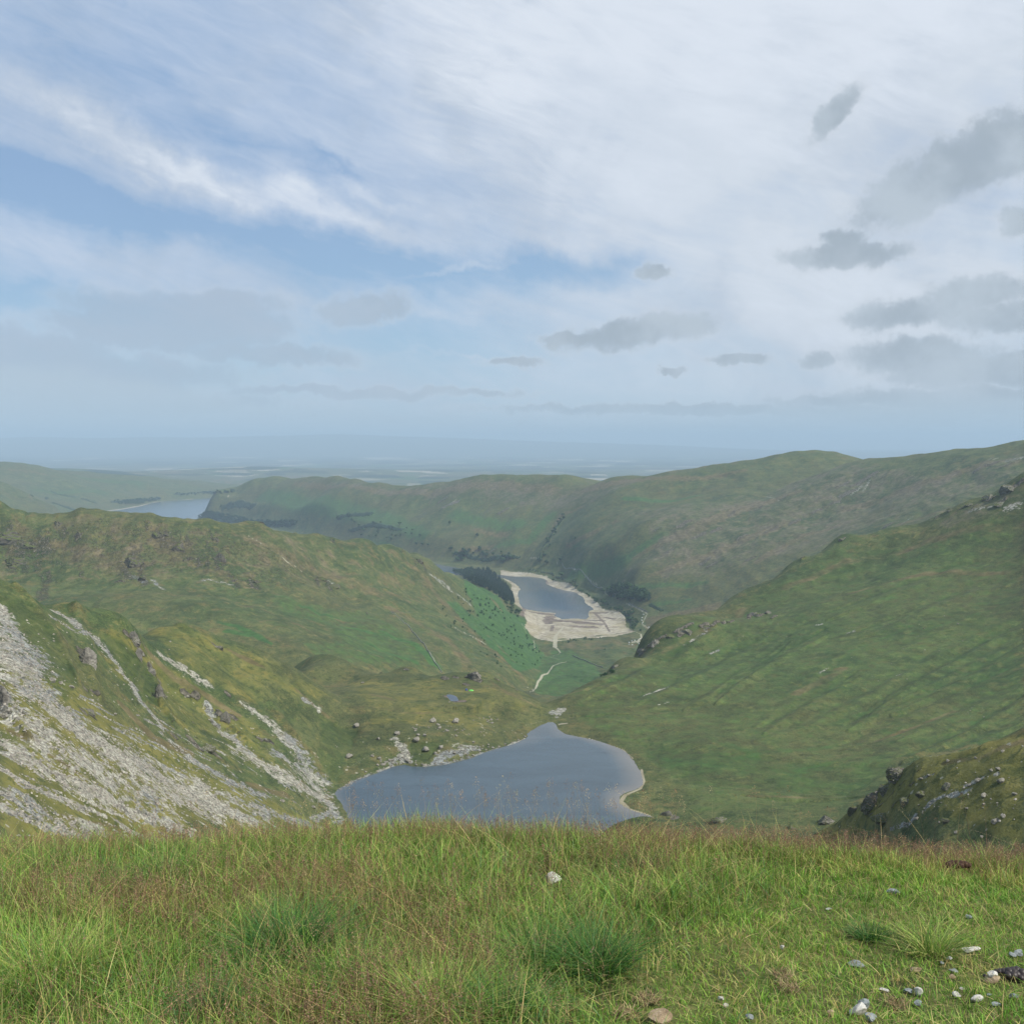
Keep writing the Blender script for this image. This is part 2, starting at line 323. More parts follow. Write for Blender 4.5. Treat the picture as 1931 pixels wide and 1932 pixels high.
# G: fells across the reservoir; G2 the nearer spur on the right
G_ = [(372, 985, 5200), (380, 976, 5300), (390, 962, 5330), (413, 955, 5320), (430, 943, 5350), (446, 929, 5400), (470, 913, 5450), (496, 901, 5500), (529, 899, 5550), (562, 902, 5500), (600, 899, 5450), (639, 898, 5400), (672, 905, 5300), (705, 910, 5200), (738, 916, 5100), (787, 916, 5000), (824, 911, 4900), (863, 905, 4800), (903, 897, 4700), (936, 895, 4650), (1002, 896, 4600), (1069, 900, 4500), (1151, 901, 4450), (1207, 899, 4400), (1277, 887, 4350), (1318, 881, 4300), (1379, 873, 4250), (1413, 868, 4200), (1464, 858, 4150), (1508, 851, 4100), (1535, 850, 4100), (1565, 853, 4050), (1599, 859, 4000), (1630, 868, 3950), (1750, 890, 3900),
      (500, 1005, 4600), (570, 1015, 4250), (650, 1032, 3900), (750, 1050, 3600), (840, 1062, 3450), (900, 1066, 3400), (960, 1073, 3250), (1019, 1080, 3150), (1050, 1092, 2980), (1100, 1112, 2760), (1135, 1143, 2500), (1180, 1160, 2370), (1225, 1182, 2220), (1300, 1175, 2250),
      (470, 960, 5100), (500, 945, 5100), (560, 970, 4600), (600, 935, 5000), (650, 965, 4600), (700, 995, 4150), (800, 960, 4400), (800, 1010, 3800), (850, 1035, 3550), (936, 945, 4200), (936, 1000, 3700), (960, 1045, 3380), (1050, 945, 4100), (1049, 998, 3640), (1019, 1050, 3260), (985, 1000, 3650), (1100, 995, 3450), (1090, 1050, 3000), (1100, 1060, 2950), (1150, 930, 4000), (1200, 1000, 3150), (1200, 1080, 2650), (1250, 1120, 2450), (1300, 930, 3900), (1400, 900, 3900), (1500, 885, 3850), (1140, 1115, 2650),
      (372, None, 6600, 180), (500, None, 7000, 200), (700, None, 7000, 200), (900, None, 6800, 220), (1200, None, 6600, 250), (1500, None, 6000, 350), (1800, None, 5500, 350), (1750, 1000, 2800), (2300, None, 4000, 550), (2300, None, 6000, 300),
      (250, None, 4800, 150), (250, None, 6000, 150), (400, None, 4000, 170), (700, None, 3000, 180), (960, None, 2600, 190), (1100, None, 2250, 190), (1200, None, 2000, 200), (0, None, 5500, 120), (-400, None, 5500, 100)]
def steepen(lst, foot, f0):
    fx, fy = zip(*foot); o = []
    for p in lst:
        b_ = float(np.interp(p[0], fx, fy)); f = 1 + (f0 - 1) * float(np.clip((p[0] - 500) / 200, 0, 1))
        o.append((p[0], p[1], b_ + (p[2] - b_) * f) if (p[1] is not None and p[2] > b_) else p)
    return o
G_ = steepen(G_, [(372, 5200), (500, 4600), (650, 3900), (840, 3450), (960, 3250), (1050, 2980), (1135, 2500), (1225, 2220), (1400, 2150), (1900, 2300)], .55)
G_ += behind([p for p in G_ if p[1] is not None and p[1] < 918 and p[2] > 2800 and p in G_[5:42]], 1.06, .012)
landform(G_, 1900, 8200, k=.004, c=.012)
G2 = [(2300, 750, 2000), (2100, 790, 2300), (1931, 829, 2600), (1897, 836, 2650), (1853, 844, 2750), (1802, 848, 2850), (1769, 854, 2900), (1735, 857, 3000), (1684, 864, 3100), (1630, 867, 3200), (1595, 876, 3200), (1560, 888, 3150), (1500, 911, 3100), (1447, 935, 3050), (1413, 934, 3100), (1345, 949, 3150), (1277, 952, 3200), (1200, 965, 3300), (1130, 985, 3400), (1070, 1012, 3450),
      (1931, 900, 2200), (1931, 950, 2000), (1850, 900, 2350), (1800, 930, 2300), (1800, 980, 2000), (1700, 900, 2700), (1650, 950, 2600), (1650, 1020, 2150), (1555, 976, 2650), (1600, 985, 2500), (1500, 985, 2650), (1500, 1080, 2150), (1400, 1050, 2450), (1400, 1130, 2150), (1300, 1050, 2600), (1300, 1130, 2300), (1200, 1050, 2800), (1200, 1110, 2500), (1160, 1125, 2480), (1120, 1090, 2800), (1080, 1050, 3050),
      (2300, 900, 1700), (2300, None, 2700, 600), (1931, None, 3400, 430), (1700, None, 3900, 400), (1560, None, 4000, 300), (1400, None, 3900, 260), (1200, None, 4000, 230), (1070, None, 4000, 200), (950, None, 3200, 180), (1100, None, 2300, 190), (1250, None, 1950, 200), (1600, None, 1600, 250), (2300, None, 1350, 350), (900, None, 3800, 180)]
G2 = steepen(G2, [(1070, 2900), (1150, 2480), (1300, 2150), (1500, 2000), (1700, 1900), (2300, 1700)], .80)
G2 += behind(G2[2:18], 1.06, .014)
landform(G2, 1350, 4300, k=.004, c=.012)
# H: hills beyond the far arm of the reservoir
H_ = [(-450, 850, 5500), (-200, 862, 6000), (0, 875, 6500), (33, 875, 6500), (66, 879, 6600), (99, 885, 6700), (132, 894, 6900), (165, 897, 7100), (198, 896, 7300), (248, 899, 7600), (298, 902, 7900), (331, 905, 8100), (397, 908, 8500), (437, 914, 8800), (475, 920, 8900),
      (0, 908, 4900), (33, 922, 4900), (66, 938, 4900), (109, 958, 4950), (0, 950, 4400), (-200, 900, 4500), (0, 925, 5700), (110, 930, 6200), (200, 930, 6600), (300, 925, 7200), (380, 928, 7600),
      (160, 966, 5700), (200, 961, 6050), (240, 953, 6450), (290, 946, 6900), (330, 942, 7100), (380, 939, 7300), (430, 936, 7500), (480, 935, 7500),
      (0, None, 9500, 170), (200, None, 10000, 160), (400, None, 10500, 150), (550, None, 9500, 140), (600, None, 7500, 140), (450, None, 6600, 160), (300, None, 6000, 160), (200, None, 5300, 170), (100, None, 4300, 200), (-200, None, 3600, 230), (-450, None, 3500, 240), (-450, None, 8500, 200), (800, None, 8000, 100)]
landform(H_, 3300, 11500, k=.003, c=.012)
I_ = [(-300, 870, 11000), (60, 886, 10500), (130, 884, 10800), (200, 887, 11000), (265, 892, 11500), (330, 889, 12300), (400, 886, 13000), (496, 880, 14000), (562, 882, 14000), (639, 884, 14000), (738, 886, 14500), (900, 889, 14500), (1100, 892, 14000), (1300, 895, 14000),
      (400, 905, 10500), (600, 903, 11200), (800, 905, 11500), (0, None, 14000, 150), (400, None, 17000, 150), (800, None, 18000, 150), (1200, None, 18000, 150), (1600, None, 15000, 150), (-300, None, 14000, 150)]
landform(I_, 9300, 19000, k=.002)
P_ = [(-600, 824, 42000), (-300, 828, 42000), (0, 828, 42000), (66, 826, 42000), (200, 829, 42000), (298, 826, 42000), (364, 829, 42000), (463, 825, 42000), (550, 824, 42000), (628, 821, 42000), (700, 823, 42000), (850, 828, 42000), (960, 832, 42000), (1100, 836, 42000), (1250, 840, 42000), (1400, 847, 42000), (1600, 851, 42000), (1932, 854, 42000), (2300, 850, 42000)]
P_ += [(x, None, 34000, 230) for x in range(-600, 2400, 200)] + [(x, None, 30000, 150) for x in range(-600, 2400, 200)] + [(x, None, 45500, 250) for x in range(-600, 2400, 200)]
landform(P_, 27000, 46001, k=.001, fade=.001)

def height(x, y):
    x = np.asarray(x, float); y = np.asarray(y, float)
    u = x / y
    i = np.clip(np.searchsorted(Yr, y) - 1, 0, NY - 2); j = np.clip(np.searchsorted(Uc, u) - 1, 0, NU - 2)
    fy = np.clip((y - Yr[i]) / (Yr[i + 1] - Yr[i]), 0, 1); fu = np.clip((u - Uc[j]) / (Uc[j + 1] - Uc[j]), 0, 1)
    return (Z[i, j] * (1 - fy) * (1 - fu) + Z[i + 1, j] * fy * (1 - fu) + Z[i, j + 1] * (1 - fy) * fu + Z[i + 1, j + 1] * fy * fu)

def cast(px, py, y0=60, y1=45000):
    """first point of the land met by a sight line; nearest miss if it clears the land"""
    u = (px - CX) / FPX; s = (HZ - py) / FPX
    j = int(np.clip(np.searchsorted(Uc, u) - 1, 0, NU - 2)); fu = (u - Uc[j]) / (Uc[j + 1] - Uc[j])
    i0, i1 = np.searchsorted(Yr, [y0, y1])
    zc = Z[i0:i1, j] * (1 - fu) + Z[i0:i1, j + 1] * fu; y = Yr[i0:i1]
    g = (zc - (ZC + s * y)) / y
    h = np.nonzero(g >= 0)[0]
    if len(h) == 0: k = int(np.argmax(g)); return np.array([u * y[k], y[k], zc[k]])
    k = h[0]
    if k == 0: return np.array([u * y[0], y[0], zc[0]])
    t = -g[k - 1] / (g[k] - g[k - 1]); Y = y[k - 1] + t * (y[k] - y[k - 1])
    return np.array([u * Y, Y, zc[k - 1] * (1 - t) + zc[k] * t])

def at_level(px, py, z):
    Y = (ZC - z) / ((py - HZ) / FPX); return ((px - CX) / FPX * Y, Y)

# ---- shorelines
TARN_Z, RES_Z = 452.0, 230.0
tarn = [at_level(*p, TARN_Z) for p in [(633, 1494), (666, 1475), (695, 1464), (727, 1452), (757, 1443), (782, 1446), (807, 1446), (844, 1441), (888, 1430), (920, 1417), (960, 1406), (991, 1393), (995, 1384), (1011, 1373), (1030, 1364), (1046, 1363), (1055, 1377), (1073, 1386), (1106, 1392), (1139, 1401), (1175, 1415), (1193, 1432), (1208, 1454), (1213, 1472), (1208, 1486), (1175, 1499), (1169, 1512), (1186, 1526), (1222, 1537), (1248, 1552), (1250, 1575), (1180, 1600), (1050, 1625), (900, 1630), (750, 1610), (690, 1585), (664, 1554), (653, 1534), (642, 1515)]]
res = [at_level(*p, RES_Z) for p in [(961, 1087), (1000, 1088), (1029, 1093), (1032, 1102), (1058, 1112), (1083, 1117), (1101, 1128), (1105, 1138), (1116, 1145), (1121, 1150), (1111, 1153), (1111, 1163), (1106, 1168), (1083, 1167), (1067, 1168), (1058, 1168), (1045, 1161), (1048, 1157), (1025, 1155), (1000, 1151), (992, 1149), (984, 1145), (979, 1135), (977, 1120), (981, 1112), (976, 1105), (964, 1097), (945, 1090), (915, 1086), (880, 1084), (850, 1086), (800, 1095), (700, 1096), (500, 1080), (300, 1050), (160, 1010), (150, 985), (190, 967), (231, 961), (265, 955), (298, 947), (364, 942), (430, 937.5), (428, 945), (403, 961), (385, 971), (374, 981), (420, 986), (500, 998), (570, 1010), (650, 1030), (750, 1050), (840, 1067), (900, 1078)]]
pool_px = [(838, 1311), (850, 1310.5), (862, 1314), (866, 1319), (856, 1321), (846, 1318)]
pool_bed_px = [(836, 1310), (852, 1308), (868, 1313), (872, 1320), (884, 1322), (880, 1327), (858, 1327), (846, 1324), (840, 1317)]

def densify(poly, n=4):
    P = np.array(poly); o = []
    for i in range(len(P)):
        p0, p1, p2, p3 = P[i - 1], P[i], P[(i + 1) % len(P)], P[(i + 2) % len(P)]
        for t in np.arange(n) / n:
            o.append(.5 * ((2 * p1) + (-p0 + p2) * t + (2 * p0 - 5 * p1 + 4 * p2 - p3) * t * t + (-p0 + 3 * p1 - 3 * p2 + p3) * t ** 3))
    return np.array(o)

def signed(poly, X, Y):
    """distance to the outline, negative inside"""
    d = np.full(X.shape, 1e9, np.float32); ins = np.zeros(X.shape, bool); n = len(poly)
    for i in range(n):
        ax, ay = poly[i]; bx, by = poly[(i + 1) % n]
        ex, ey = bx - ax, by - ay; L2 = ex * ex + ey * ey + 1e-9
        t = np.clip(((X - ax) * ex + (Y - ay) * ey) / L2, 0, 1)
        d = np.minimum(d, (X - ax - t * ex) ** 2 + (Y - ay - t * ey) ** 2)
        c = ((ay > Y) != (by > Y)) & (X < ex * (Y - ay) / (ey if abs(ey) > 1e-9 else 1e-9) + ax)
        ins ^= c
    d = np.sqrt(d); return np.where(ins, -d, d)

def window(x0, x1, y0, y1):
    i0, i1 = np.searchsorted(Yr, [y0, y1])
    us = [x0 / y0, x0 / y1, x1 / y0, x1 / y1]
    j0, j1 = np.searchsorted(Uc, [min(us), max(us)])
    return slice(max(i0 - 1, 0), min(i1 + 1, NY)), slice(max(j0 - 1, 0), min(j1 + 1, NU))

shore_d = {}
def carve(poly, lvl, reach, bank, key, depth=3.0, slope=.12):
    P = densify(poly); m = reach * 1.5
    w = window(P[:, 0].min() - m, P[:, 0].max() + m, P[:, 1].min() - m, P[:, 1].max() + m)
    X, Y = XX[w], YY[w]
    d = signed(P, X, Y) + fbm(X / (reach * .22), Y / (reach * .22), 3, 5) * reach * .035
    z = Z[w]
    out = lvl + np.clip(d, 0, None) * bank
    t = sstep(0, reach, d)
    zo = np.maximum(out * (1 - t) + z * t, lvl + .15 + np.clip(d, 0, reach) * bank * .4)
    zo = np.where(d > reach, z, zo)
    zi = lvl - np.clip(-d * slope, 0, depth)
    Z[w] = np.where(d < 0, zi, zo); shore_d[key] = (w, d)
    return P
tarnP = carve(tarn, TARN_Z, 30, .16, 'tarn', 4.0, .10)
resP = carve(res, RES_Z, 110, .06, 'res', 6.0, .05)
POOL_Z = float(cast(852, 1318, 500, 900)[2]) - .25
pool = [at_level(*p, POOL_Z) for p in pool_px]; pool_bed = [at_level(*p, POOL_Z) for p in pool_bed_px]
poolP = carve(pool_bed, POOL_Z + .02, 9, .03, 'pool', 1.0, .10)

# ---- land cover, painted on the ground as survey strokes and patches (each has its own place on the land)
CH = ['scree', 'rock', 'brown', 'green', 'pale', 'path', 'mud', 'wood', 'ridge', 'hollow', 'stones', 'dry', 'heather', 'rib']
M = {c: np.zeros((NY, NU), np.float32) for c in CH}

def stroke(ch, P, w, val=1.0, y0=60, y1=45000, soft=0.55, warp=0.55, wl=2.2, mode='max', width_m=None):
    C3 = [cast(px, py, y0, y1) for px, py in P]
    W = list(w) if hasattr(w, '__len__') else [w] * len(P)
    R = [wd * c[1] / FPX for wd, c in zip(W, C3)]
    if len(P) == 1: C3 = C3 * 2; R = R * 2
    for a, b, ra, rb in zip(C3[:-1], C3[1:], R[:-1], R[1:]):
        m = max(ra, rb) * 2.2
        ym = max(min(a[1], b[1]) - m, 20)
        win = window(min(a[0], b[0]) - m, max(a[0], b[0]) + m, ym, max(a[1], b[1]) + m)
        X, Y, zz = XX[win], YY[win], Z[win]
        if X.size == 0: continue
        e = b - a; L2 = float(e @ e) + 1e-6
        t = np.clip(((X - a[0]) * e[0] + (Y - a[1]) * e[1] + (zz - a[2]) * e[2]) / L2, 0, 1)
        d = np.sqrt((X - a[0] - t * e[0]) ** 2 + (Y - a[1] - t * e[1]) ** 2 + (zz - a[2] - t * e[2]) ** 2)
        r = ra + (rb - ra) * t; rm = (ra + rb) / 2
        q = d / r
        if warp: q = q + warp * fbm(X / (rm * wl), Y / (rm * wl) + zz / (rm * wl), 4, 3, .62)
        v = val * (1 - sstep(1 - soft, 1 + soft, q))
        if mode == 'max': M[ch][win] = np.maximum(M[ch][win], v)
        elif mode == 'sub': M[ch][win] *= 1 - v

def patch(ch, P, val=1.0, y0=60, y1=45000, soft=6, warp=8, wl=30, mode='max'):
    """closed outline; soft / warp in sighting units"""
    pl = []
    for px, py in P:
        c = cast(px, py, y0, y1); pl.append((c[0] / c[1] * FPX, math.log(c[1]) * FPX))
    pl = np.array(pl)
    i0, i1 = np.searchsorted(Yr, [math.exp((pl[:, 1].min() - 60) / FPX), math.exp((pl[:, 1].max() + 60) / FPX)])
    j0, j1 = np.searchsorted(Uc, [(pl[:, 0].min() - 30) / FPX, (pl[:, 0].max() + 30) / FPX])
    win = (slice(i0, i1), slice(j0, j1))
    A, B = UU[win] * FPX, VV[win] * FPX
    d = signed([tuple(p) for p in pl], A, B) + warp * fbm(A / wl, B / wl, 4, 9, .6)
    v = val * (1 - sstep(-soft, soft, d))
    if mode == 'max': M[ch][win] = np.maximum(M[ch][win], v)
    else: M[ch][win] *= 1 - v

NA = dict(y1=640)        # the near slope
for P, w in [
    ([(-60, 1150), (0, 1205), (33, 1255), (83, 1310), (149, 1372), (231, 1428), (314, 1472), (397, 1508), (470, 1548)], [40, 46, 40, 30, 31, 33, 34, 30, 20]),
    ([(-30, 1120), (0, 1148), (33, 1205), (60, 1250)], [10, 12, 16, 18]),
    ([(-60, 1360), (0, 1398), (66, 1440), (149, 1482), (215, 1510), (298, 1546), (370, 1576)], [18, 20, 20, 22, 16, 12, 9]),
    ([(-40, 1425), (0, 1449), (50, 1480), (132, 1512), (198, 1540)], [8, 9, 10, 9, 6]),
    ([(-20, 1500), (17, 1530), (83, 1558), (172, 1584)], [12, 9, 9, 8]),
    ([(231, 1562), (307, 1586)], [5, 5]), ([(66, 1390), (149, 1440), (190, 1462)], [7, 8, 9]),
    ([(96, 1150), (132, 1170), (150, 1190)], [4, 8, 9]), ([(155, 1200), (185, 1205), (212, 1236), (228, 1262)], [6, 9, 8, 7]), ([(226, 1268), (248, 1290), (262, 1318)], [6, 8, 6]), ([(264, 1322), (290, 1350), (310, 1380)], [6, 7, 4]),
    ([(307, 1383), (364, 1436), (430, 1470), (500, 1502)], [6, 10, 9, 10]),
    ([(430, 1383), (480, 1433), (546, 1470), (595, 1500)], [9, 15, 22, 20]),
    ([(463, 1330), (513, 1367), (562, 1418), (592, 1466)], [6, 10, 16, 20]),
    ([(298, 1231), (347, 1261), (390, 1291)], [5, 9, 8]), ([(390, 1330), (410, 1370), (425, 1390)], [4, 6, 7]),
    ([(300, 1440), (360, 1470), (420, 1500)], [5, 5, 7]), ([(575, 1320), (600, 1335)], [6, 6]),
    ([(480, 1520), (540, 1545), (600, 1560)], [12, 10, 8]), ([(575, 1450), (610, 1500), (640, 1550)], [10, 9, 9]),
    ([(290, 1450), (330, 1480)], [4, 4])]:
    stroke('scree', P, [q * 1.38 for q in w], .80, soft=1.0, warp=.9, wl=1.6, **NA)
for P, w in [([(0, 1265), (70, 1320), (150, 1385), (240, 1445), (330, 1490), (420, 1530)], [30, 26, 30, 32, 30, 16]), ([(520, 1420), (560, 1450), (600, 1490)], [14, 22, 20]), ([(-20, 1410), (80, 1462), (180, 1500), (260, 1540)], [16, 16, 14, 8]),
             ([(350, 1460), (430, 1500), (500, 1540)], [10, 16, 14]), ([(440, 1420), (500, 1450), (550, 1480)], [8, 12, 14]), ([(100, 1165), (140, 1190)], [6, 9]), ([(0, 1330), (120, 1420), (260, 1490), (400, 1540)], [50, 50, 40, 30]), ([(0, 1500), (100, 1540), (200, 1570)], [26, 24, 14])]:
    stroke('scree', P, [q * 1.2 for q in w], .60, soft=1.0, warp=1.1, wl=1.4, **NA)
for P, w in [([(231, 1176), (262, 1206), (285, 1262), (305, 1320), (330, 1370)], [8, 12, 14, 13, 6]), ([(145, 1142), (160, 1195), (172, 1260), (190, 1320)], [9, 14, 16, 8]), ([(33, 1108), (70, 1150), (120, 1215), (150, 1290)], [8, 12, 12, 6]), ([(350, 1290), (400, 1340), (440, 1375), (480, 1410)], [8, 12, 12, 6]), ([(340, 1182), (420, 1240), (500, 1310), (560, 1390)], [8, 14, 14, 6]), ([(-10, 1290), (20, 1345), (60, 1400)], [12, 14, 6])]:
    stroke('rib', P, w, 1, soft=1.0, warp=.5, **NA)
for i in range(240):      # thin runs of stones between the main chutes
    x = rng.uniform(-20, 520); y = 1250 + x * .35 + rng.uniform(0, 240); ln = rng.uniform(20, 75)
    if y > 1575: continue
    sl = np.interp(x, [0, 250, 500], [.58, .50, .60]) + rng.uniform(-.08, .08)
    stroke('scree', [(x, y), (x + ln * .5, y + ln * .5 * sl + rng.uniform(-3, 3)), (x + ln, y + ln * sl)], [1.5, rng.uniform(2, 4.5), 1.5], rng.uniform(.4, .9), soft=.9, warp=.9, wl=1.6, **NA)
for x, y, w in [(160, 1240, 17), (163, 1252, 14), (152, 1228, 9), (159, 1297, 9), (180, 1310, 11), (240, 1197, 10), (255, 1212, 9), (268, 1235, 8), (284, 1262, 9), (298, 1284, 9), (307, 1315, 9), (5, 1317, 14), (8, 1350, 12), (2, 1290, 9), (350, 1310, 10), (370, 1318, 9), (420, 1358, 13), (440, 1352, 9), (405, 1368, 8), (374, 1410, 12), (395, 1412, 9), (360, 1395, 10), (410, 1425, 9), (159, 1344, 9), (175, 1352, 9), (40, 1345, 8), (490, 1395, 7), (512, 1400, 7), (405, 1222, 7), (416, 1226, 5), (120, 1205, 8), (430, 1310, 7), (330, 1390, 8)]:
    stroke('rock', [(x - w * .3, y - w * .3), (x + w * .4, y + w * .4)], w * .8, **NA)
for P, w in [([(265, 1210), (300, 1250), (345, 1290), (400, 1320), (450, 1350)], [8, 12, 16, 14, 8]), ([(230, 1330), (300, 1400), (360, 1420)], [14, 20, 10]), ([(20, 1380), (90, 1420), (160, 1470)], [10, 10, 6]), ([(200, 1440), (280, 1480)], [4, 5]),
             ([(560, 1290), (620, 1318)], [5, 5]), ([(430, 1215), (470, 1238), (500, 1250)], [5, 9, 4]), ([(470, 1480), (540, 1500)], [10, 12]), ([(120, 1540), (220, 1560)], [8, 6])]:
    stroke('brown', P, w, .85, **NA)
# moraine and shore by the tarn
NB = dict(y0=440, y1=1000)
for x, y, w in [(890, 1277, 12), (903, 1283, 9), (880, 1290, 8), (938, 1283, 6), (767, 1263, 6), (840, 1279, 8), (860, 1276, 7), (720, 1268, 3), (975, 1303, 4)]:
    stroke('rock', [(x - w * .4, y), (x + w * .4, y + w * .3)], w * .7, **NB)
for P, w in [([(740, 1440), (760, 1430), (775, 1437)], [9, 10, 6]), ([(820, 1440), (835, 1428), (870, 1415), (900, 1412)], [6, 12, 16, 8]), ([(640, 1492), (668, 1475), (700, 1462), (740, 1447)], [5, 5, 5, 6]), ([(800, 1446), (850, 1439), (900, 1424), (960, 1406), (990, 1394)], [4, 4, 3.5, 3, 2.5]), ([(745, 1395), (770, 1425)], [8, 8]),
             ([(590, 1545), (630, 1530), (645, 1550)], [8, 8, 6]), ([(1040, 1345), (1060, 1338), (1050, 1352)], [6, 8, 6])]:
    stroke('scree', P, w, .75, **NB)
for P, w in [([(925, 1284), (960, 1310), (1010, 1332)], [5, 5, 4]), ([(655, 1330), (760, 1345), (900, 1352)], [6, 5, 5]), ([(575, 1240), (680, 1262), (760, 1262)], [6, 5, 5]), ([(700, 1310), (740, 1320)], [10, 10])]:
    stroke('brown', P, w, .6, **NB)
pth = [([(590, 1556), (600, 1515), (607, 1476), (647, 1455), (673, 1439), (702, 1423), (731, 1410), (746, 1399), (778, 1392), (848, 1392), (902, 1382), (939, 1372), (993, 1368), (1022, 1361), (1048, 1352), (1062, 1336)], 1.5)]
for P, w in pth: stroke('path', P, .9, .6, warp=.5, soft=.5, **NB)
stroke('mud', [(862, 1323), (876, 1323)], [7, 5], 1, soft=.3, **NB)
stroke('mud', [(840, 1313), (860, 1320)], [4, 5], 1, soft=.3, **NB)
for P, w in [([(1210, 1452), (1214, 1474), (1208, 1488), (1180, 1500), (1170, 1512), (1186, 1527), (1222, 1538), (1252, 1556)], [2, 3, 3, 4, 5, 4, 3, 4]), ([(1055, 1367), (1068, 1365)], [3, 3]), ([(1110, 1393), (1175, 1414), (1195, 1432)], [1.2, 1.2, 1.2])]:
    stroke('pale', P, w, .9, **NB)
# long right-hand slope
ND = dict(y0=430, y1=1400)
RID = [[(1931, 1295), (1850, 1330), (1760, 1370), (1690, 1400)], [(1931, 1095), (1830, 1120), (1720, 1165), (1620, 1205)], [(1931, 1125), (1840, 1160), (1750, 1205), (1650, 1250), (1590, 1290)], [(1931, 1050), (1800, 1080), (1680, 1125), (1560, 1170)],
       [(1560, 1200), (1480, 1240), (1400, 1290), (1350, 1330)], [(1620, 1280), (1550, 1320), (1480, 1360), (1440, 1385)], [(1680, 1100), (1580, 1130), (1500, 1165), (1430, 1205)], [(1931, 1205), (1850, 1245), (1770, 1290), (1700, 1330), (1640, 1365)],
       [(1931, 1262), (1808, 1314), (1715, 1355), (1659, 1384), (1585, 1421)], [(1771, 1236), (1697, 1280), (1641, 1314), (1585, 1340), (1522, 1373), (1421, 1399)],
       [(1931, 1325), (1864, 1362), (1771, 1410), (1700, 1440)], [(1622, 1213), (1566, 1247), (1522, 1280), (1474, 1336), (1421, 1373)],
       [(1492, 1213), (1436, 1254), (1380, 1288), (1336, 1317), (1290, 1340)], [(1444, 1213), (1380, 1243), (1317, 1277), (1258, 1306), (1200, 1330)],
       [(1931, 1156), (1853, 1193), (1785, 1230), (1684, 1274)], [(1650, 1203), (1582, 1227), (1548, 1257), (1515, 1308)], [(1931, 1186), (1874, 1210), (1785, 1261), (1701, 1308), (1640, 1350)],
       [(1931, 1225), (1840, 1275), (1740, 1325), (1680, 1350)], [(1931, 1362), (1850, 1398), (1790, 1425)], [(1350, 1190), (1300, 1225), (1240, 1262), (1180, 1290), (1110, 1315)],
       [(1540, 1180), (1470, 1215), (1420, 1240)], [(1800, 1130), (1700, 1180), (1640, 1200)], [(1400, 1200), (1330, 1245), (1280, 1280)], [(1720, 1310), (1650, 1350), (1600, 1380)]]
for P in RID:
    k = rng.uniform(.2, .9)
    stroke('ridge', P, [3] + [11] * (len(P) - 2) + [3], k, warp=.8, soft=1.0, wl=4, **ND)
    stroke('dry', P, [1.5] + [3] * (len(P) - 2) + [1.5], k * .4, warp=.8, soft=1, wl=4, **ND)
    stroke('hollow', [(x - 5, y - 13) for x, y in P], [4] + [11] * (len(P) - 2) + [3], k * .75, warp=.9, soft=1.0, wl=3, **ND)
patch('green', [(1060, 1310), (1200, 1250), (1400, 1130), (1560, 1040), (1931, 960), (1931, 1390), (1700, 1430), (1600, 1520), (1300, 1540), (1230, 1440), (1100, 1370)], .36, 440, 1300, soft=20, warp=30, wl=70)
patch('rock', [(0, 965), (120, 975), (260, 975), (430, 995), (520, 1020), (600, 1060), (640, 1110), (560, 1120), (440, 1110), (330, 1085), (240, 1090), (120, 1080), (0, 1080)], .40, 1200, 2000, soft=34, warp=40, wl=45)
patch('brown', [(0, 960), (120, 972), (260, 972), (430, 992), (560, 1010), (700, 1035), (790, 1070), (860, 1150), (780, 1150), (640, 1115), (440, 1115), (240, 1100), (0, 1090)], .42, 1200, 2300, soft=34, warp=44, wl=60)
patch('rock', [(690, 1022), (760, 1038), (830, 1085), (880, 1130), (930, 1210), (900, 1200), (840, 1140), (770, 1090), (690, 1060)], .34, 1200, 2300, soft=8, warp=10)
patch('stones', [(-50, 1140), (60, 1160), (240, 1200), (330, 1230), (450, 1330), (620, 1430), (660, 1580), (-50, 1590)], .75, 100, 640, soft=20, warp=18)
patch('stones', [(620, 1400), (760, 1350), (900, 1360), (1000, 1380), (840, 1450), (640, 1500)], .7, 440, 800, soft=10, warp=10)
patch('stones', [(1240, 1190), (1500, 1070), (1700, 1010), (1931, 930), (1931, 1350), (1700, 1400), (1400, 1350), (1100, 1320)], .16, 500, 1300, soft=20, warp=20)
patch('stones', [(1620, 1520), (1700, 1440), (1931, 1400), (1931, 1600), (1500, 1600)], .8, 90, 400, soft=20, warp=10)
patch('stones', [(0, 1000), (500, 1010), (800, 1100), (900, 1250), (500, 1220), (0, 1110)], .25, 1000, 2200, soft=20, warp=20)
patch('dry', [(270, 1195), (420, 1210), (640, 1320), (480, 1330), (330, 1260)], .5, 400, 720, soft=14, warp=14)
patch('dry', [(650, 1290), (800, 1280), (1000, 1330), (900, 1380), (700, 1370)], .45, 560, 800, soft=14, warp=14)
patch('dry', [(0, 1250), (150, 1300), (350, 1420), (600, 1560), (0, 1590)], .7, 100, 600, soft=20, warp=20)
patch('hollow', [(-20, 1110), (60, 1140), (110, 1200), (150, 1290), (130, 1330), (60, 1260), (0, 1180)], .6, 300, 560, soft=8, warp=10)
patch('hollow', [(190, 1190), (250, 1220), (290, 1270), (300, 1330), (260, 1320), (230, 1260), (180, 1220)], .7, 300, 600, soft=5, warp=8)
patch('hollow', [(600, 1340), (680, 1370), (640, 1480), (600, 1430)], .6, 440, 720, soft=8, warp=10)
patch('hollow', [(770, 1400), (840, 1400), (800, 1440), (770, 1432)], .6, 500, 700, soft=4, warp=5)
patch('hollow', [(1200, 1400), (1400, 1420), (1700, 1440), (1600, 1500), (1300, 1480), (1230, 1440)], .5, 440, 800, soft=14, warp=14)
stroke('hollow', [(1075, 1351), (1120, 1352), (1190, 1347)], [1.5, 3, 1.5], .9, **ND)
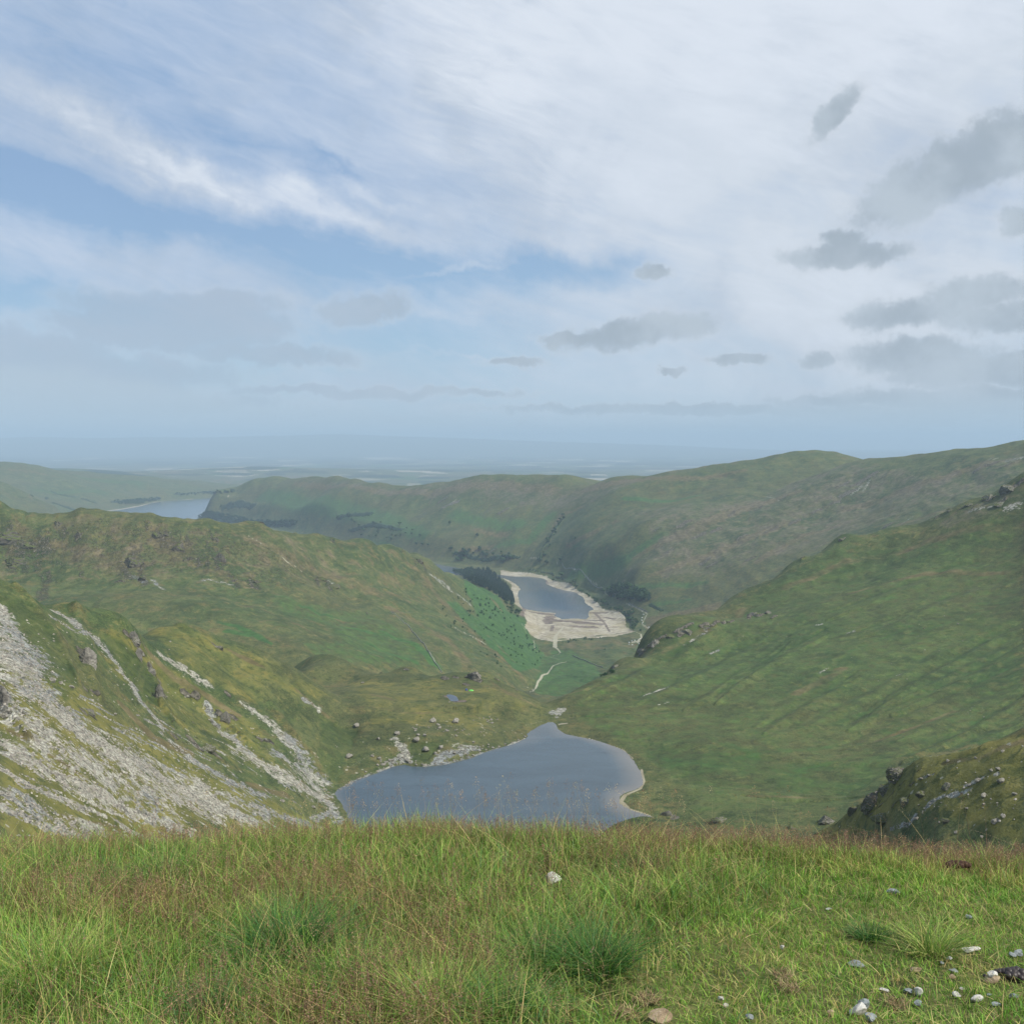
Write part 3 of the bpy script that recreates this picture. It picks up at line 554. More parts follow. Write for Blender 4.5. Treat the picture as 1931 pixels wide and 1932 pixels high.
stroke('hollow', [(1400, 1500), (1500, 1512), (1600, 1505), (1700, 1500)], [3, 5, 6, 5], .7, **ND)
for x, y, w in [(1920, 915, 14), (1900, 925, 10), (1870, 940, 8), (1890, 945, 9), (1840, 955, 6), (1815, 960, 5), (1770, 972, 6), (1730, 988, 4), (1590, 1018, 5), (1515, 1056, 4), (1440, 1160, 8), (1420, 1163, 8), (1350, 1178, 8), (1330, 1180, 8), (1300, 1180, 8), (1282, 1190, 8), (1250, 1205, 9), (1232, 1215, 9), (1210, 1228, 8), (1460, 1165, 6), (1290, 1195, 9), (1380, 1172, 6)]:
    stroke('rock', [(x - w, y + w * .5), (x + w * .6, y - w * .4)], w * .6, **ND)
for P, w in [([(1597, 1196), (1612, 1190)], [3, 4]), ([(1540, 1180), (1550, 1177)], [3, 3]), ([(1340, 1234), (1355, 1228)], [3, 3]), ([(1690, 1275), (1700, 1272)], [3, 3]), ([(1215, 1310), (1260, 1295)], [3, 5]), ([(1240, 1330), (1260, 1325)], [2, 2]), ([(1290, 1215), (1330, 1195), (1400, 1165)], [3, 4, 3]), ([(1545, 1270), (1560, 1262)], [3, 3]), ([(1900, 960), (1931, 950)], [8, 9]), ([(1830, 965), (1870, 955)], [5, 5])]:
    stroke('scree', P, w, .55, **ND)
for P, w in [([(1040, 1322), (1120, 1295), (1200, 1255), (1260, 1220)], [5, 8, 10, 8]), ([(1250, 1230), (1330, 1190), (1400, 1150)], [8, 14, 12]), ([(1480, 1110), (1600, 1060), (1750, 1020), (1931, 990)], [12, 16, 16, 16]), ([(1600, 1120), (1750, 1080), (1900, 1080)], [9, 10, 12]), ([(1500, 1310), (1560, 1280), (1590, 1260)], [12, 18, 12]), ([(1060, 1330), (1200, 1350), (1300, 1340)], [3, 4, 4]), ([(1400, 1500), (1500, 1505), (1600, 1500)], [5, 9, 5]), ([(1650, 1400), (1800, 1340)], [5, 8])]:
    stroke('brown', P, w, .6, **ND)
for P, w in [([(1100, 1350), (1200, 1358), (1330, 1350)], [3, 3, 3]), ([(1350, 1400), (1420, 1420), (1560, 1410)], [14, 16, 14]), ([(1250, 1430), (1350, 1440)], [14, 20]), ([(1560, 1370), (1640, 1340)], [10, 10]), ([(1500, 1450), (1640, 1420)], [10, 10]), ([(1600, 1230), (1720, 1180)], [5, 6]), ([(1700, 1200), (1900, 1140)], [6, 6]), ([(1740, 1330), (1900, 1260)], [8, 10])]:
    stroke('green', P, w, .5, **ND)
# near knoll, right
NE = dict(y0=90, y1=420)
for x, y, w in [(1700, 1452, 14), (1690, 1462, 12), (1680, 1475, 10), (1665, 1487, 14), (1650, 1500, 14), (1640, 1512, 12), (1610, 1528, 12), (1625, 1522, 8), (1715, 1445, 9), (1735, 1452, 9), (1700, 1480, 10), (1680, 1500, 10), (1660, 1520, 12), (1710, 1505, 9), (1690, 1517, 10), (1740, 1500, 8), (1665, 1540, 10), (1640, 1540, 9), (1720, 1480, 8), (1790, 1485, 8), (1755, 1515, 7), (1785, 1548, 8), (1925, 1415, 6), (1820, 1475, 5), (1875, 1550, 8)]:
    stroke('rock', [(x - w * .6, y + w * .5), (x + w * .6, y - w * .5)], w * .5, .6, soft=1, warp=1, **NE)
for P, w in [([(1740, 1530), (1760, 1515), (1790, 1500), (1830, 1490)], [6, 8, 8, 5]), ([(1680, 1562), (1715, 1555), (1725, 1540)], [4, 6, 6]), ([(1820, 1480), (1850, 1470), (1880, 1460)], [4, 6, 4]), ([(1730, 1470), (1760, 1460)], [3, 3])]:
    stroke('scree', P, w, .55, soft=1, warp=1, **NE)
for P, w in [([(1780, 1440), (1850, 1430), (1931, 1400)], [8, 12, 14]), ([(1350, 1570), (1390, 1580), (1440, 1592)], [5, 6, 6]), ([(1180, 1555), (1240, 1558)], [6, 6])]:
    stroke('brown', P, w, .6, **NE)
patch('dry', [(1560, 1560), (1700, 1445), (1931, 1385), (1931, 1600), (1500, 1600)], .8, 90, 420, soft=14, warp=16)  # yellower, lighter grass colour painted over the knoll to offset its own shade
# left ridge
NC = dict(y0=900, y1=2450)
for x, y, w in [(10, 1010, 22), (40, 1025, 20), (75, 1032, 16), (20, 1050, 22), (60, 1070, 16), (95, 1095, 14), (105, 985, 10), (118, 1000, 9), (145, 1012, 9), (235, 1075, 14), (255, 1055, 14), (250, 1090, 14), (275, 1080, 14), (285, 990, 9), (300, 1000, 10), (315, 1018, 14), (330, 1035, 17), (345, 1025, 12), (320, 1058, 16), (370, 1060, 9), (405, 1010, 9), (400, 1035, 9), (415, 1060, 10), (430, 1085, 9), (450, 1108, 9), (398, 1062, 7), (480, 1100, 9), (600, 1095, 8), (620, 1105, 8), (625, 1015, 5), (560, 1005, 4), (480, 987, 3), (80, 1120, 10), (150, 1085, 8), (760, 1045, 6), (790, 1062, 7), (800, 1078, 6), (690, 1160, 3), (715, 1060, 5), (650, 1070, 4)]:
    for q in range(3):
        dx, dy, ln = rng.uniform(-w, w), rng.uniform(-w, w) * .6, rng.uniform(.6, 1.5) * w
        stroke('rock', [(x + dx - ln * .2, y + dy - ln * .7), (x + dx + ln * .2, y + dy + ln * .7)], [w * .6, w * 1.0], rng.uniform(.35, .6), soft=1.0, warp=1.2, wl=1.0, **NC)
for P, w in [([(810, 1088), (832, 1100), (850, 1112)], [4, 8, 8]), ([(862, 1120), (888, 1140)], [4, 4]), ([(860, 1185), (915, 1213)], [3, 3]), ([(290, 1095), (310, 1110)], [4, 4]), ([(255, 1085), (275, 1098)], [6, 6]), ([(380, 1095), (440, 1105)], [3, 3]), ([(620, 1100), (640, 1110)], [4, 4])]:
    stroke('scree', P, w, .6, **NC)
for P, w in [([(0, 1000), (120, 1040), (250, 1070)], [40, 40, 35]), ([(280, 1010), (350, 1050), (420, 1090), (520, 1120)], [25, 35, 30, 12]), ([(420, 1000), (520, 1040), (600, 1080), (700, 1110), (760, 1130)], [10, 18, 26, 26, 18]), ([(640, 1025), (740, 1045), (800, 1090), (860, 1160), (930, 1230), (990, 1288)], [10, 12, 14, 12, 12, 12]), ([(740, 1150), (820, 1190), (880, 1250)], [16, 22, 16]), ([(640, 1170), (700, 1185)], [10, 10]), ([(640, 1220), (720, 1240)], [8, 8]), ([(920, 1200), (960, 1240), (1000, 1265)], [4, 6, 4]), ([(300, 1120), (500, 1150), (600, 1200)], [8, 8, 8])]:
    stroke('brown', P, w, .62, wl=1.2, **NC)
stroke('brown', [(922, 1125), (936, 1138), (946, 1150)], [5, 9, 5], 1.0, warp=.3, **NC)
for P, w in [([(412, 1172), (450, 1182), (485, 1200), (512, 1215)], [4, 9, 10, 4]), ([(430, 1190), (470, 1200)], [9, 8]), ([(566, 1140), (600, 1155), (635, 1165)], [5, 8, 4]), ([(645, 1180), (690, 1190), (730, 1197)], [4, 7, 4]), ([(700, 1215), (740, 1235), (780, 1250)], [10, 16, 12]), ([(720, 1190), (770, 1210), (820, 1255)], [8, 12, 16])]:
    stroke('green', P, w, 1.0, warp=.35, wl=3, **NC)
patch('green', [(875, 1095), (905, 1102), (930, 1120), (955, 1150), (990, 1168), (1000, 1200), (1030, 1234), (1010, 1262), (980, 1270), (950, 1245), (905, 1200), (865, 1160), (840, 1130), (870, 1140), (900, 1165), (880, 1120)], .9, 900, 2600)
patch('green', [(500, 1110), (560, 1130), (640, 1150), (700, 1160), (760, 1190), (800, 1230), (800, 1260), (700, 1255), (600, 1240), (560, 1210), (640, 1210), (620, 1180), (540, 1160)], .45, 900, 2600, soft=14, warp=18)
stroke('wood', [(840, 1105), (880, 1150), (930, 1200)], [5, 8, 8], .35, **NC)
for P in [[(453, 991), (470, 1008), (496, 1031), (546, 1064), (575, 1082)], [(738, 1154), (771, 1181), (794, 1210), (814, 1240), (834, 1270)], [(984, 1179), (992, 1194), (1007, 1209), (1009, 1221), (1015, 1231), (1033, 1237), (1058, 1246)]]:
    stroke('path', P, 1.1, .75, y0=900, y1=2500, warp=.2, soft=.4)
# valley floor and head of the reservoir
NV = dict(y0=1250, y1=3600)
patch('green', [(1012, 1240), (1040, 1225), (1080, 1225), (1120, 1250), (1140, 1275), (1090, 1300), (1060, 1312), (1010, 1312), (1005, 1290), (1020, 1265)], .6, 1250, 2300)
patch('brown', [(1060, 1212), (1120, 1208), (1200, 1205), (1200, 1222), (1120, 1228), (1060, 1222)], .55, 1250, 2400, soft=4, warp=4)
patch('pale', [(981, 1143), (989, 1160), (995, 1173), (989, 1184), (1000, 1196), (1017, 1206), (1042, 1210), (1067, 1208), (1091, 1203), (1133, 1203), (1166, 1199), (1199, 1194), (1181, 1184), (1179, 1161), (1166, 1153), (1141, 1150), (1124, 1133), (1108, 1122), (1083, 1108), (1048, 1097), (1032, 1087), (1000, 1081), (943, 1076), (950, 1092), (966, 1103), (964, 1120), (972, 1141)], 1.0, 1800, 3700, soft=1.5, warp=4, wl=9)
stroke('pale', [(1005, 1203), (1060, 1206), (1130, 1200), (1190, 1193)], [5, 7, 6, 4], .6, mode='sub', soft=1, warp=1.2, **NV)
stroke('pale', [(1090, 1190), (1160, 1188)], [3, 4], .5, mode='sub', soft=1, warp=1.2, **NV)
for P, w in [([(1000, 1154), (1025, 1158), (1048, 1160)], [2, 4, 3]), ([(1033, 1172), (1045, 1170), (1056, 1172)], [5, 6, 4]), ([(1038, 1163), (1034, 1176)], [4, 4]), ([(1070, 1172), (1100, 1175), (1132, 1178)], [4, 6, 4]), ([(1080, 1181), (1120, 1184)], [3, 4]), ([(1115, 1156), (1145, 1156)], [2, 2]), ([(1105, 1170), (1135, 1171)], [3, 3]), ([(990, 1146), (984, 1160)], [2, 2]), ([(1043, 1180), (1040, 1190)], [1.5, 1.5]), ([(1029, 1094), (1034, 1102)], [1, 1]), ([(1120, 1155), (1140, 1175), (1150, 1192)], [1, 1, 1]), ([(1140, 1165), (1160, 1168)], [1.5, 1.5]), ([(1150, 1183), (1175, 1184)], [1, 1])]:
    stroke('mud', P, [q * 2.2 for q in w], 1, wl=1.2, soft=.8, warp=1.0, **NV)
for P, w in [([(1048, 1200), (1047, 1219)], [4, 4]), ([(1062, 1183), (1055, 1192), (1048, 1200)], [1.5, 3, 3]), ([(1047, 1219), (1058, 1229), (1042, 1237), (1032, 1236)], [2, 1, 1, 1]), ([(1070, 1249), (1045, 1255), (1035, 1269), (1024, 1273), (1015, 1287), (1005, 1308)], [1, 2, 1.5, 2.5, 2, 2]), ([(990, 1290), (1005, 1298), (1000, 1310)], [1, 1, 1]),
             ([(1196, 1194), (1209, 1197), (1210, 1206), (1204, 1212)], [1.2, 1.4, 1.6, 2.6]), ([(1192, 1211), (1212, 1213)], [3, 3])]:
    stroke('path', P, w, 1, warp=.4, **NV)
for P in [[(969, 1048), (1012, 1053), (1052, 1062), (1085, 1075), (1108, 1091), (1125, 1103), (1138, 1111), (1145, 1121), (1184, 1139), (1221, 1156), (1214, 1168), (1211, 1176), (1226, 1184)]]:
    stroke('path', P, 1.2, 1, y0=1900, y1=4200, warp=.0, soft=.35)
patch('brown', [(1219, 1163), (1245, 1157), (1290, 1150), (1330, 1140), (1360, 1135), (1360, 1150), (1290, 1175), (1240, 1190), (1214, 1186)], .8, 1700, 3000, soft=4, warp=5)
stroke('wood', [(1100, 1205), (1130, 1204)], [2, 3], .8, **NV)
stroke('wood', [(1065, 1211), (1090, 1208)], [2, 2], .7, **NV)
for P, w in [([(1172, 1152), (1190, 1165), (1192, 1185)], [3, 6, 5]), ([(980, 1072), (1040, 1082), (1075, 1102)], [2, 3, 2])]:
    stroke('wood', P, w, .6, **NV)
# far side
NG = dict(y0=1900, y1=6500)
for P, w in [([(500, 935), (640, 960), (740, 985), (800, 1010)], [22, 30, 26, 18]), ([(860, 970), (900, 985), (980, 990)], [20, 22, 20]), ([(940, 1030), (1000, 1020), (1040, 970)], [12, 12, 14]), ([(1080, 1080), (1180, 1060), (1250, 1010)], [22, 26, 16]), ([(1200, 1110), (1330, 1100)], [12, 10]), ([(1090, 1020), (1150, 990)], [16, 12]), ([(1230, 1140), (1300, 1130)], [10, 8])]:
    stroke('green', P, w, .6, wl=1.1, **NG)
for P, w in [([(700, 1024), (735, 1026)], [2, 3]), ([(1180, 940), (1260, 945), (1320, 935)], [10, 12, 8])]:
    stroke('green', P, w, .8, **NG)
for P, w in [([(560, 912), (700, 925), (820, 930), (950, 915), (1150, 915), (1300, 905), (1400, 890)], [10, 10, 16, 20, 22, 14, 12]), ([(1040, 1000), (1060, 970), (1100, 955)], [4, 8, 10]), ([(1070, 1030), (1110, 1010), (1160, 985)], [5, 12, 10]), ([(1200, 1050), (1290, 1010), (1400, 960), (1500, 930)], [12, 30, 26, 16]), ([(1230, 1085), (1300, 1060), (1380, 1030), (1480, 990)], [8, 18, 22, 20]), ([(1600, 960), (1720, 920), (1850, 880)], [22, 26, 26]), ([(870, 1040), (930, 1030)], [8, 10]), ([(900, 1000), (960, 1010)], [8, 8]), ([(1700, 990), (1800, 960)], [12, 14]), ([(1430, 1060), (1520, 1010), (1600, 985)], [12, 14, 12])]:
    stroke('brown', P, w, .8, wl=1.1, **NG)
for x, y, w in [(850, 955, 12), (835, 945, 9), (1350, 1000, 8), (1320, 1010, 9), (1290, 990, 10), (1400, 1015, 8), (1330, 1060, 8), (1345, 1065, 9), (1455, 1000, 9), (1415, 1055, 8), (1620, 910, 12), (1640, 900, 12), (1600, 930, 12), (1575, 950, 8), (1590, 915, 9), (1850, 885, 10), (1880, 875, 10), (1900, 880, 9), (1680, 990, 10), (1760, 985, 6), (1500, 985, 9), (1540, 965, 8), (1480, 940, 5), (950, 965, 8), (930, 1040, 6), (1260, 1040, 8), (1380, 970, 6), (1430, 960, 6), (1240, 1000, 6)]:
    stroke('rock', [(x - w, y + w * .5), (x + w, y - w * .5)], w * .7, .7, wl=1.1, **NG)
for P, w in [([(1625, 915), (1605, 935)], [4, 3]), ([(1640, 905), (1628, 925)], [3, 3]), ([(1447, 936), (1470, 945)], [1.5, 1.5]), ([(1900, 870), (1931, 862)], [6, 7]), ([(1700, 990), (1720, 975)], [2, 3]), ([(1860, 872), (1880, 866)], [3, 4]), ([(860, 945), (850, 955)], [3, 3])]:
    stroke('scree', P, w, .5, **NG)
for P, w in [([(1019, 1052), (1035, 1020), (1049, 996), (1065, 975)], [3, 4, 3, 1]), ([(384, 974), (410, 972), (440, 985), (500, 990), (560, 985)], [4, 8, 10, 10, 6]), ([(420, 958), (450, 950), (480, 955)], [6, 9, 8]), ([(660, 1000), (700, 990), (760, 1000)], [4, 6, 5]), ([(640, 975), (700, 970)], [6, 7]), ([(860, 1045), (930, 1055), (980, 1052)], [6, 8, 4]), ([(1225, 1140), (1250, 1150)], [3, 3])]:
    stroke('wood', P, w, .8, wl=1.3, **NG)
stroke('hollow', [(1684, 885), (1620, 940), (1555, 976), (1510, 1010), (1470, 1040)], [3, 4, 4, 3, 2], .8, **NG)
patch('heather', [(1150, 965), (1277, 950), (1345, 945), (1440, 928), (1560, 885), (1684, 880), (1800, 880), (1931, 850), (1931, 900), (1800, 950), (1650, 990), (1480, 1050), (1340, 1090), (1230, 1100), (1180, 1080), (1230, 1020)], .55, 1900, 3400, soft=40, warp=50, wl=60)
patch('heather', [(560, 905), (738, 920), (930, 900), (1200, 903), (1500, 856), (1600, 866), (1480, 915), (1300, 935), (1130, 945), (1080, 960), (960, 950), (800, 945), (640, 920)], .52, 3300, 6000, soft=12, warp=16, wl=50)
patch('heather', [(0, 955), (300, 975), (560, 1010), (760, 1040), (820, 1080), (640, 1100), (440, 1110), (240, 1098), (0, 1095)], .28, 1200, 2300, soft=14, warp=26, wl=50)
patch('heather', [(1750, 985), (1931, 910), (1931, 970), (1850, 985), (1780, 1000)], .5, 900, 1300, soft=10, warp=10)
patch('rock', [(1250, 1000), (1400, 950), (1560, 890), (1700, 885), (1640, 960), (1480, 1030), (1330, 1080), (1250, 1060)], .33, 1900, 3400, soft=14, warp=20, wl=50)
patch('rock', [(120, 1190), (230, 1190), (300, 1290), (420, 1340), (480, 1400), (420, 1440), (330, 1400), (250, 1330), (170, 1290)], .32, 250, 640, soft=14, warp=16, wl=50)
patch('dry', [(200, 1180), (330, 1260), (480, 1360), (540, 1460), (440, 1440), (300, 1340), (200, 1260)], .55, 250, 640, soft=14, warp=16, wl=50)
# beyond the far arm
NH = dict(y0=4200, y1=9000)
for P, w in [([(98, 928), (140, 938)], [3, 4]), ([(158, 942), (180, 948)], [4, 4]), ([(105, 950), (140, 962)], [5, 6]), ([(215, 948), (250, 946), (300, 940)], [5, 6, 4]), ([(330, 932), (400, 930), (440, 928)], [3, 5, 5]), ([(60, 935), (90, 940)], [3, 3])]:
    stroke('wood', P, w, .95, **NH)
stroke('pale', [(190, 966), (231, 961), (265, 955), (298, 947), (364, 942), (432, 937)], [5, 5.5, 4.6, 4, 3.2, 2.2], 1, warp=.2, y0=5000, y1=8600)
stroke('pale', [(374, 982), (388, 974)], [1.5, 1.0], 1, warp=.2, y0=4800, y1=5900)
for P, w in [([(0, 885), (60, 890), (110, 900)], [6, 7, 5]), ([(20, 915), (60, 940)], [5, 6])]: stroke('brown', P, w, .7, **NH)
for P, w in [([(150, 900), (260, 910), (420, 925)], [12, 14, 8]), ([(60, 925), (200, 930)], [8, 10])]: stroke('green', P, w, .5, **NH)
# fields and woods of the plain
for i in range(900):
    u = rng.uniform(-.55, .3); Y = math.exp(rng.uniform(math.log(9800), math.log(30000)))
    lx = Y * rng.uniform(.006, .03); ly = lx * rng.uniform(.8, 2.0) + Y * .006
    win = window(u * Y - lx, u * Y + lx, Y - ly, Y + ly); X, Yw = XX[win], YY[win]
    if X.size == 0: continue
    a = rng.uniform(-.4, .4); dx, dy = X - u * Y, Yw - Y
    q = np.maximum(np.abs(dx * math.cos(a) + dy * math.sin(a)) / lx, np.abs(-dx * math.sin(a) + dy * math.cos(a)) / ly) + .25 * fbm(X / lx, Yw / lx, 3, 2)
    v = 1 - sstep(.65, .75, q); ch = ['wood', 'pale', 'green', 'wood', 'brown'][int(rng.integers(5))]
    M[ch][win] = np.maximum(M[ch][win], v * rng.uniform(.4, .9) * (.8 if ch == 'pale' else 1))

# ---- relief: octaves scaled to distance, crags, gullies
wet = np.ones((NY, NU), np.float32)
for k, reach in (('tarn', 9.0), ('res', 60.0), ('pool', 6.0)):
    w, d = shore_d[k]; wet[w] = np.minimum(wet[w], sstep(0, reach, d - .3))
wet *= (1 - .85 * M['pale'])
rough = .55 + 2.0 * M['rock'] + .35 * M['scree'] + .25 * M['brown']
wet *= sstep(20, 60, YY)
hill = 1 - sstep(9000, 12000, YY) * .9
for lam in (2400, 1200, 600, 300, 150, 75, 38, 19, 9.5, 4.8, 2.4, 1.2):
    lo, hi = lam / .050, lam / .0028
    i0, i1 = np.searchsorted(Yr, [lo * .7, min(hi * 1.3, 46000)])
    if i1 - i0 < 3: continue
    s = slice(i0, i1); Y = YY[s]
    band = sstep(lo * .7, lo * 1.6, Y) * (1 - sstep(hi * .6, hi * 1.3, Y))
    X = XX[s]
    n = perlin(X / lam + 3.1, Y / lam * .8 + 1.7, int(lam * 10) % 97)
    rn = 1 - 2 * np.abs(perlin(X / lam * 1.3 + Z[s] / lam * .8, Y / lam * 1.1 - Z[s] / lam, int(lam * 7) % 91))
    am = .021 * lam
    Z[s] += (band * am * wet[s] * hill[s] * (n * np.clip(rough[s], 0, 1.6) + (rn - .2) * (M['rock'][s] * 2.6 + M['brown'][s] * .25))).astype(np.float32)
# downhill furrows: big soft drainage lines on the fells
Z += ((M['ridge'] * 2.0 - M['hollow'] * 2.2 * (YY > 480) * (YY < 1400) + M['rib'] * 2.4) * wet).astype(np.float32)
s = slice(*np.searchsorted(Yr, [900, 9000])); Y = YY[s]; X = XX[s]
lam = Y * .022
def fr(sg): return .0030 * perlin(UU[s] * 38 + .9 * fbm(UU[s] * 12, VV[s] * 12, 3, 8) + sg * VV[s] * 12, VV[s] * 9, 4) + .0014 * perlin(UU[s] * 95 + sg * VV[s] * 30 + 1.2 * fbm(UU[s] * 30, VV[s] * 30, 3, 2), VV[s] * 26 + 5, 6)
bl = sstep(.0, .10, UU[s])
Z[s] += ((fr(1) * bl + fr(-1) * (1 - bl)) * Y * (1 - .6 * sstep(1800, 2600, Y)) * wet[s] * hill[s] * sstep(900, 1300, Y)).astype(np.float32)
Z[s] += (M['wood'][s] * sstep(2400, 3200, Y) * 5 * (1 + fbm(X / 25, Y / 25, 2, 3))).astype(np.float32)

def grid_mesh(name, X, Y, Zm, attrs):
    ny, nx = X.shape
    me = bpy.data.meshes.new(name); co = np.stack([X, Y, Zm], -1).reshape(-1, 3).astype(np.float32)
    me.vertices.add(len(co)); me.vertices.foreach_set('co', co.ravel())
    idx = np.arange(ny * nx, dtype=np.int32).reshape(ny, nx)
    q = np.stack([idx[:-1, :-1], idx[:-1, 1:], idx[1:, 1:], idx[1:, :-1]], -1).reshape(-1, 4)
    me.loops.add(q.size); me.loops.foreach_set('vertex_index', q.ravel())
    me.polygons.add(len(q)); me.polygons.foreach_set('loop_start', np.arange(0, q.size, 4, dtype=np.int32))
    me.polygons.foreach_set('use_smooth', np.ones(len(q), bool))
    me.update(calc_edges=True)
    for an, arr in attrs.items():
        a = me.color_attributes.new(an, 'FLOAT_COLOR', 'POINT') if arr.shape[-1] == 4 else None
        a.data.foreach_set('color', arr.reshape(-1, 4).astype(np.float32).ravel())
    o = bpy.data.objects.new(name, me); col.objects.link(o)
    return o

def tag(o, label=None, cat=None, group=None, kind=None):
    if label: o['label'] = label
    if cat: o['category'] = cat
    if group: o['group'] = group
    if kind: o['kind'] = kind
    return o
# ------------------------------------------------------------------ materials
def material(name):
    m = bpy.data.materials.new(name); m.use_nodes = True
    t = NT(m.node_tree); t.n.clear()
    o = t.new('ShaderNodeOutputMaterial'); b = t.new('ShaderNodeBsdfPrincipled'); t.l.new(b.outputs[0], o.inputs[0])
    b.inputs['Specular IOR Level'].default_value = 0.2; b.inputs['Roughness'].default_value = 0.9
    return m, t, b

def bump(t, b, h, strength, dist):
    n = t.new('ShaderNodeBump'); t.put(n.inputs['Height'], h); n.inputs['Strength'].default_value = strength
    n.inputs['Distance'].default_value = dist; t.l.new(n.outputs[0], b.inputs['Normal'])
    return n

def land_material():
    m, t, b = material("fell_grass_and_rock")
    P = t.new('ShaderNodeNewGeometry').outputs['Position']
    ca = t.new('ShaderNodeVertexColor'); ca.layer_name = 'cover_a'; sa = t.new('ShaderNodeSeparateColor'); t.l.new(ca.outputs[0], sa.inputs[0])
    cb = t.new('ShaderNodeVertexColor'); cb.layer_name = 'cover_b'; sb = t.new('ShaderNodeSeparateColor'); t.l.new(cb.outputs[0], sb.inputs[0])
    scree, rock, brown, green = sa.outputs[0], sa.outputs[1], sa.outputs[2], ca.outputs[1]
    cc = t.new('ShaderNodeVertexColor'); cc.layer_name = 'cover_c'; s_c = t.new('ShaderNodeSeparateColor'); t.l.new(cc.outputs[0], s_c.inputs[0])
    stones, hollow, dry = s_c.outputs[0], s_c.outputs[1], s_c.outputs[2]
    pale, path, mud, wood = sb.outputs[0], sb.outputs[1], sb.outputs[2], cb.outputs[1]
    n0 = t.noise(P, .0035, 6, .6); n1 = t.noise(P, .016, 9, .66, .3); n2 = t.noise(P, .11, 7, .65, .2); n3 = t.noise(P, 1.1, 4, .65)
    n1b = t.noise(P, .045, 8, .7, .3)
    g = t.ramp(n1, [(.32, L(50, 68, 42)), (.45, L(68, 86, 50)), (.56, L(84, 98, 58)), (.70, L(108, 112, 70))])
    g = t.mix(t.mapr(n1b, .52, .62, 0, .75), g, L(112, 100, 66))
    g = t.mix(t.mapr(n1b, .47, .38, 0, .7), g, L(52, 66, 38))
    g = t.mix(t.mapr(n0, .42, .62, 0, .45), g, L(98, 90, 62))
    g = t.mix(t.mapr(n2, .54, .68, 0, .6), g, L(130, 122, 78))
    g = t.mix(t.mapr(n2, .46, .32, 0, .65), g, L(46, 60, 34))
    g = t.mix(t.mapr(n3, .5, .75, 0, .5), g, L(150, 146, 92))
    g = t.mix(t.mapr(n3, .5, .28, 0, .6), g, L(40, 50, 28))
    g = t.mix(t.mapr(t.math('ADD', dry, t.math('MULTIPLY', t.math('SUBTRACT', n1b, .5), 1.6)), .2, .8, 0, .75), g, t.ramp(n2, [(.3, L(98, 98, 48)), (.55, L(128, 122, 64)), (.75, L(152, 140, 80))]))
    g = t.mix(t.mapr(t.math('ADD', hollow, t.math('MULTIPLY', t.math('SUBTRACT', n1b, .5), 1.4)), .25, .85, 0, .8), g, t.ramp(n2, [(.3, L(46, 62, 34)), (.6, L(66, 86, 44)), (.75, L(84, 100, 56))]))
    nt = t.noise(t.vmath('MULTIPLY', P, (.02, .02, .30)), 1.0, 6, .65, .3)
    g = t.mix(t.mapr(nt, .53, .68, 0, .32), g, L(118, 116, 74)); g = t.mix(t.mapr(nt, .47, .32, 0, .38), g, L(48, 62, 38))
    nk = t.noise(P, .26, 3, .55, .4); nk2 = t.noise(t.vmath('ADD', P, (50, 20, 9)), .075, 5, .6, .6)
    g = t.mix(t.mapr(nk, .57, .61, 0, .55), g, L(50, 66, 38)); g = t.mix(t.mapr(nk2, .57, .66, 0, .35), g, L(56, 76, 44)); g = t.mix(t.mapr(nk2, .43, .34, 0, .28), g, L(122, 120, 76))
    gr = t.ramp(n2, [(.3, L(46, 76, 42)), (.55, L(66, 102, 52)), (.75, L(88, 118, 62))])
    g = t.mix(t.mapr(t.math('ADD', green, t.math('ADD', t.math('MULTIPLY', t.math('SUBTRACT', n2, .5), .9), t.math('MULTIPLY', t.math('SUBTRACT', n1b, .5), 1.2))), .15, .85, 0, .9), g, gr)
    br = t.ramp(n2, [(.3, L(76, 68, 48)), (.5, L(106, 95, 68)), (.7, L(134, 120, 90))])
    g = t.mix(t.mapr(t.math('ADD', brown, t.math('ADD', t.math('MULTIPLY', t.math('SUBTRACT', n1, .5), 1.3), t.math('MULTIPLY', t.math('SUBTRACT', n1b, .5), 1.5))), .3, .85, 0, .85), g, br)
    hth = t.ramp(n2, [(.3, L(74, 70, 60)), (.5, L(108, 100, 84)), (.7, L(142, 130, 112))])
    g = t.mix(t.mapr(t.math('ADD', cc.outputs[1], t.math('ADD', t.math('MULTIPLY', t.math('SUBTRACT', n1, .5), 1.6), t.math('MULTIPLY', t.math('SUBTRACT', n1b, .5), 1.6))), .3, .9, 0, .85), g, hth)
    # bare rock: blocky, cracked
    Ps = t.vmath('MULTIPLY', P, (1, 1, .45))
    v1 = t.voro(Ps, .22, 'Distance'); v2 = t.voro(t.vmath('ADD', Ps, t.vmath('SCALE', t.noise(P, .6, 3, .6, out=1), 1.5)), .7, 'Color')
    rn = t.noise(Ps, .35, 8, .7, .5)
    rc = t.ramp(rn, [(.32, L(46, 43, 38)), (.46, L(92, 87, 78)), (.6, L(134, 127, 114)), (.74, L(176, 168, 152))])
    rf = t.mapr(t.math('ADD', rock, t.math('MULTIPLY', t.math('SUBTRACT', rn, .5), 1.6)), .45, .7)
    # scree: every voronoi cell a stone
    Pw = t.vmath('ADD', P, t.vmath('SCALE', t.noise(P, 1.5, 2, .5, out=1), .5))
    s1 = t.voro(Pw, 1.15, 'Color'); s2 = t.voro(Pw, .42, 'Color'); sd = t.voro(Pw, 1.15, 'Distance')
    sg = t.new('ShaderNodeSeparateColor'); t.l.new(s1, sg.inputs[0]); sg2 = t.new('ShaderNodeSeparateColor'); t.l.new(s2, sg2.inputs[0])
    sv = t.math('ADD', t.math('MULTIPLY', sg.outputs[0], .65), t.math('MULTIPLY', sg2.outputs[0], .35))
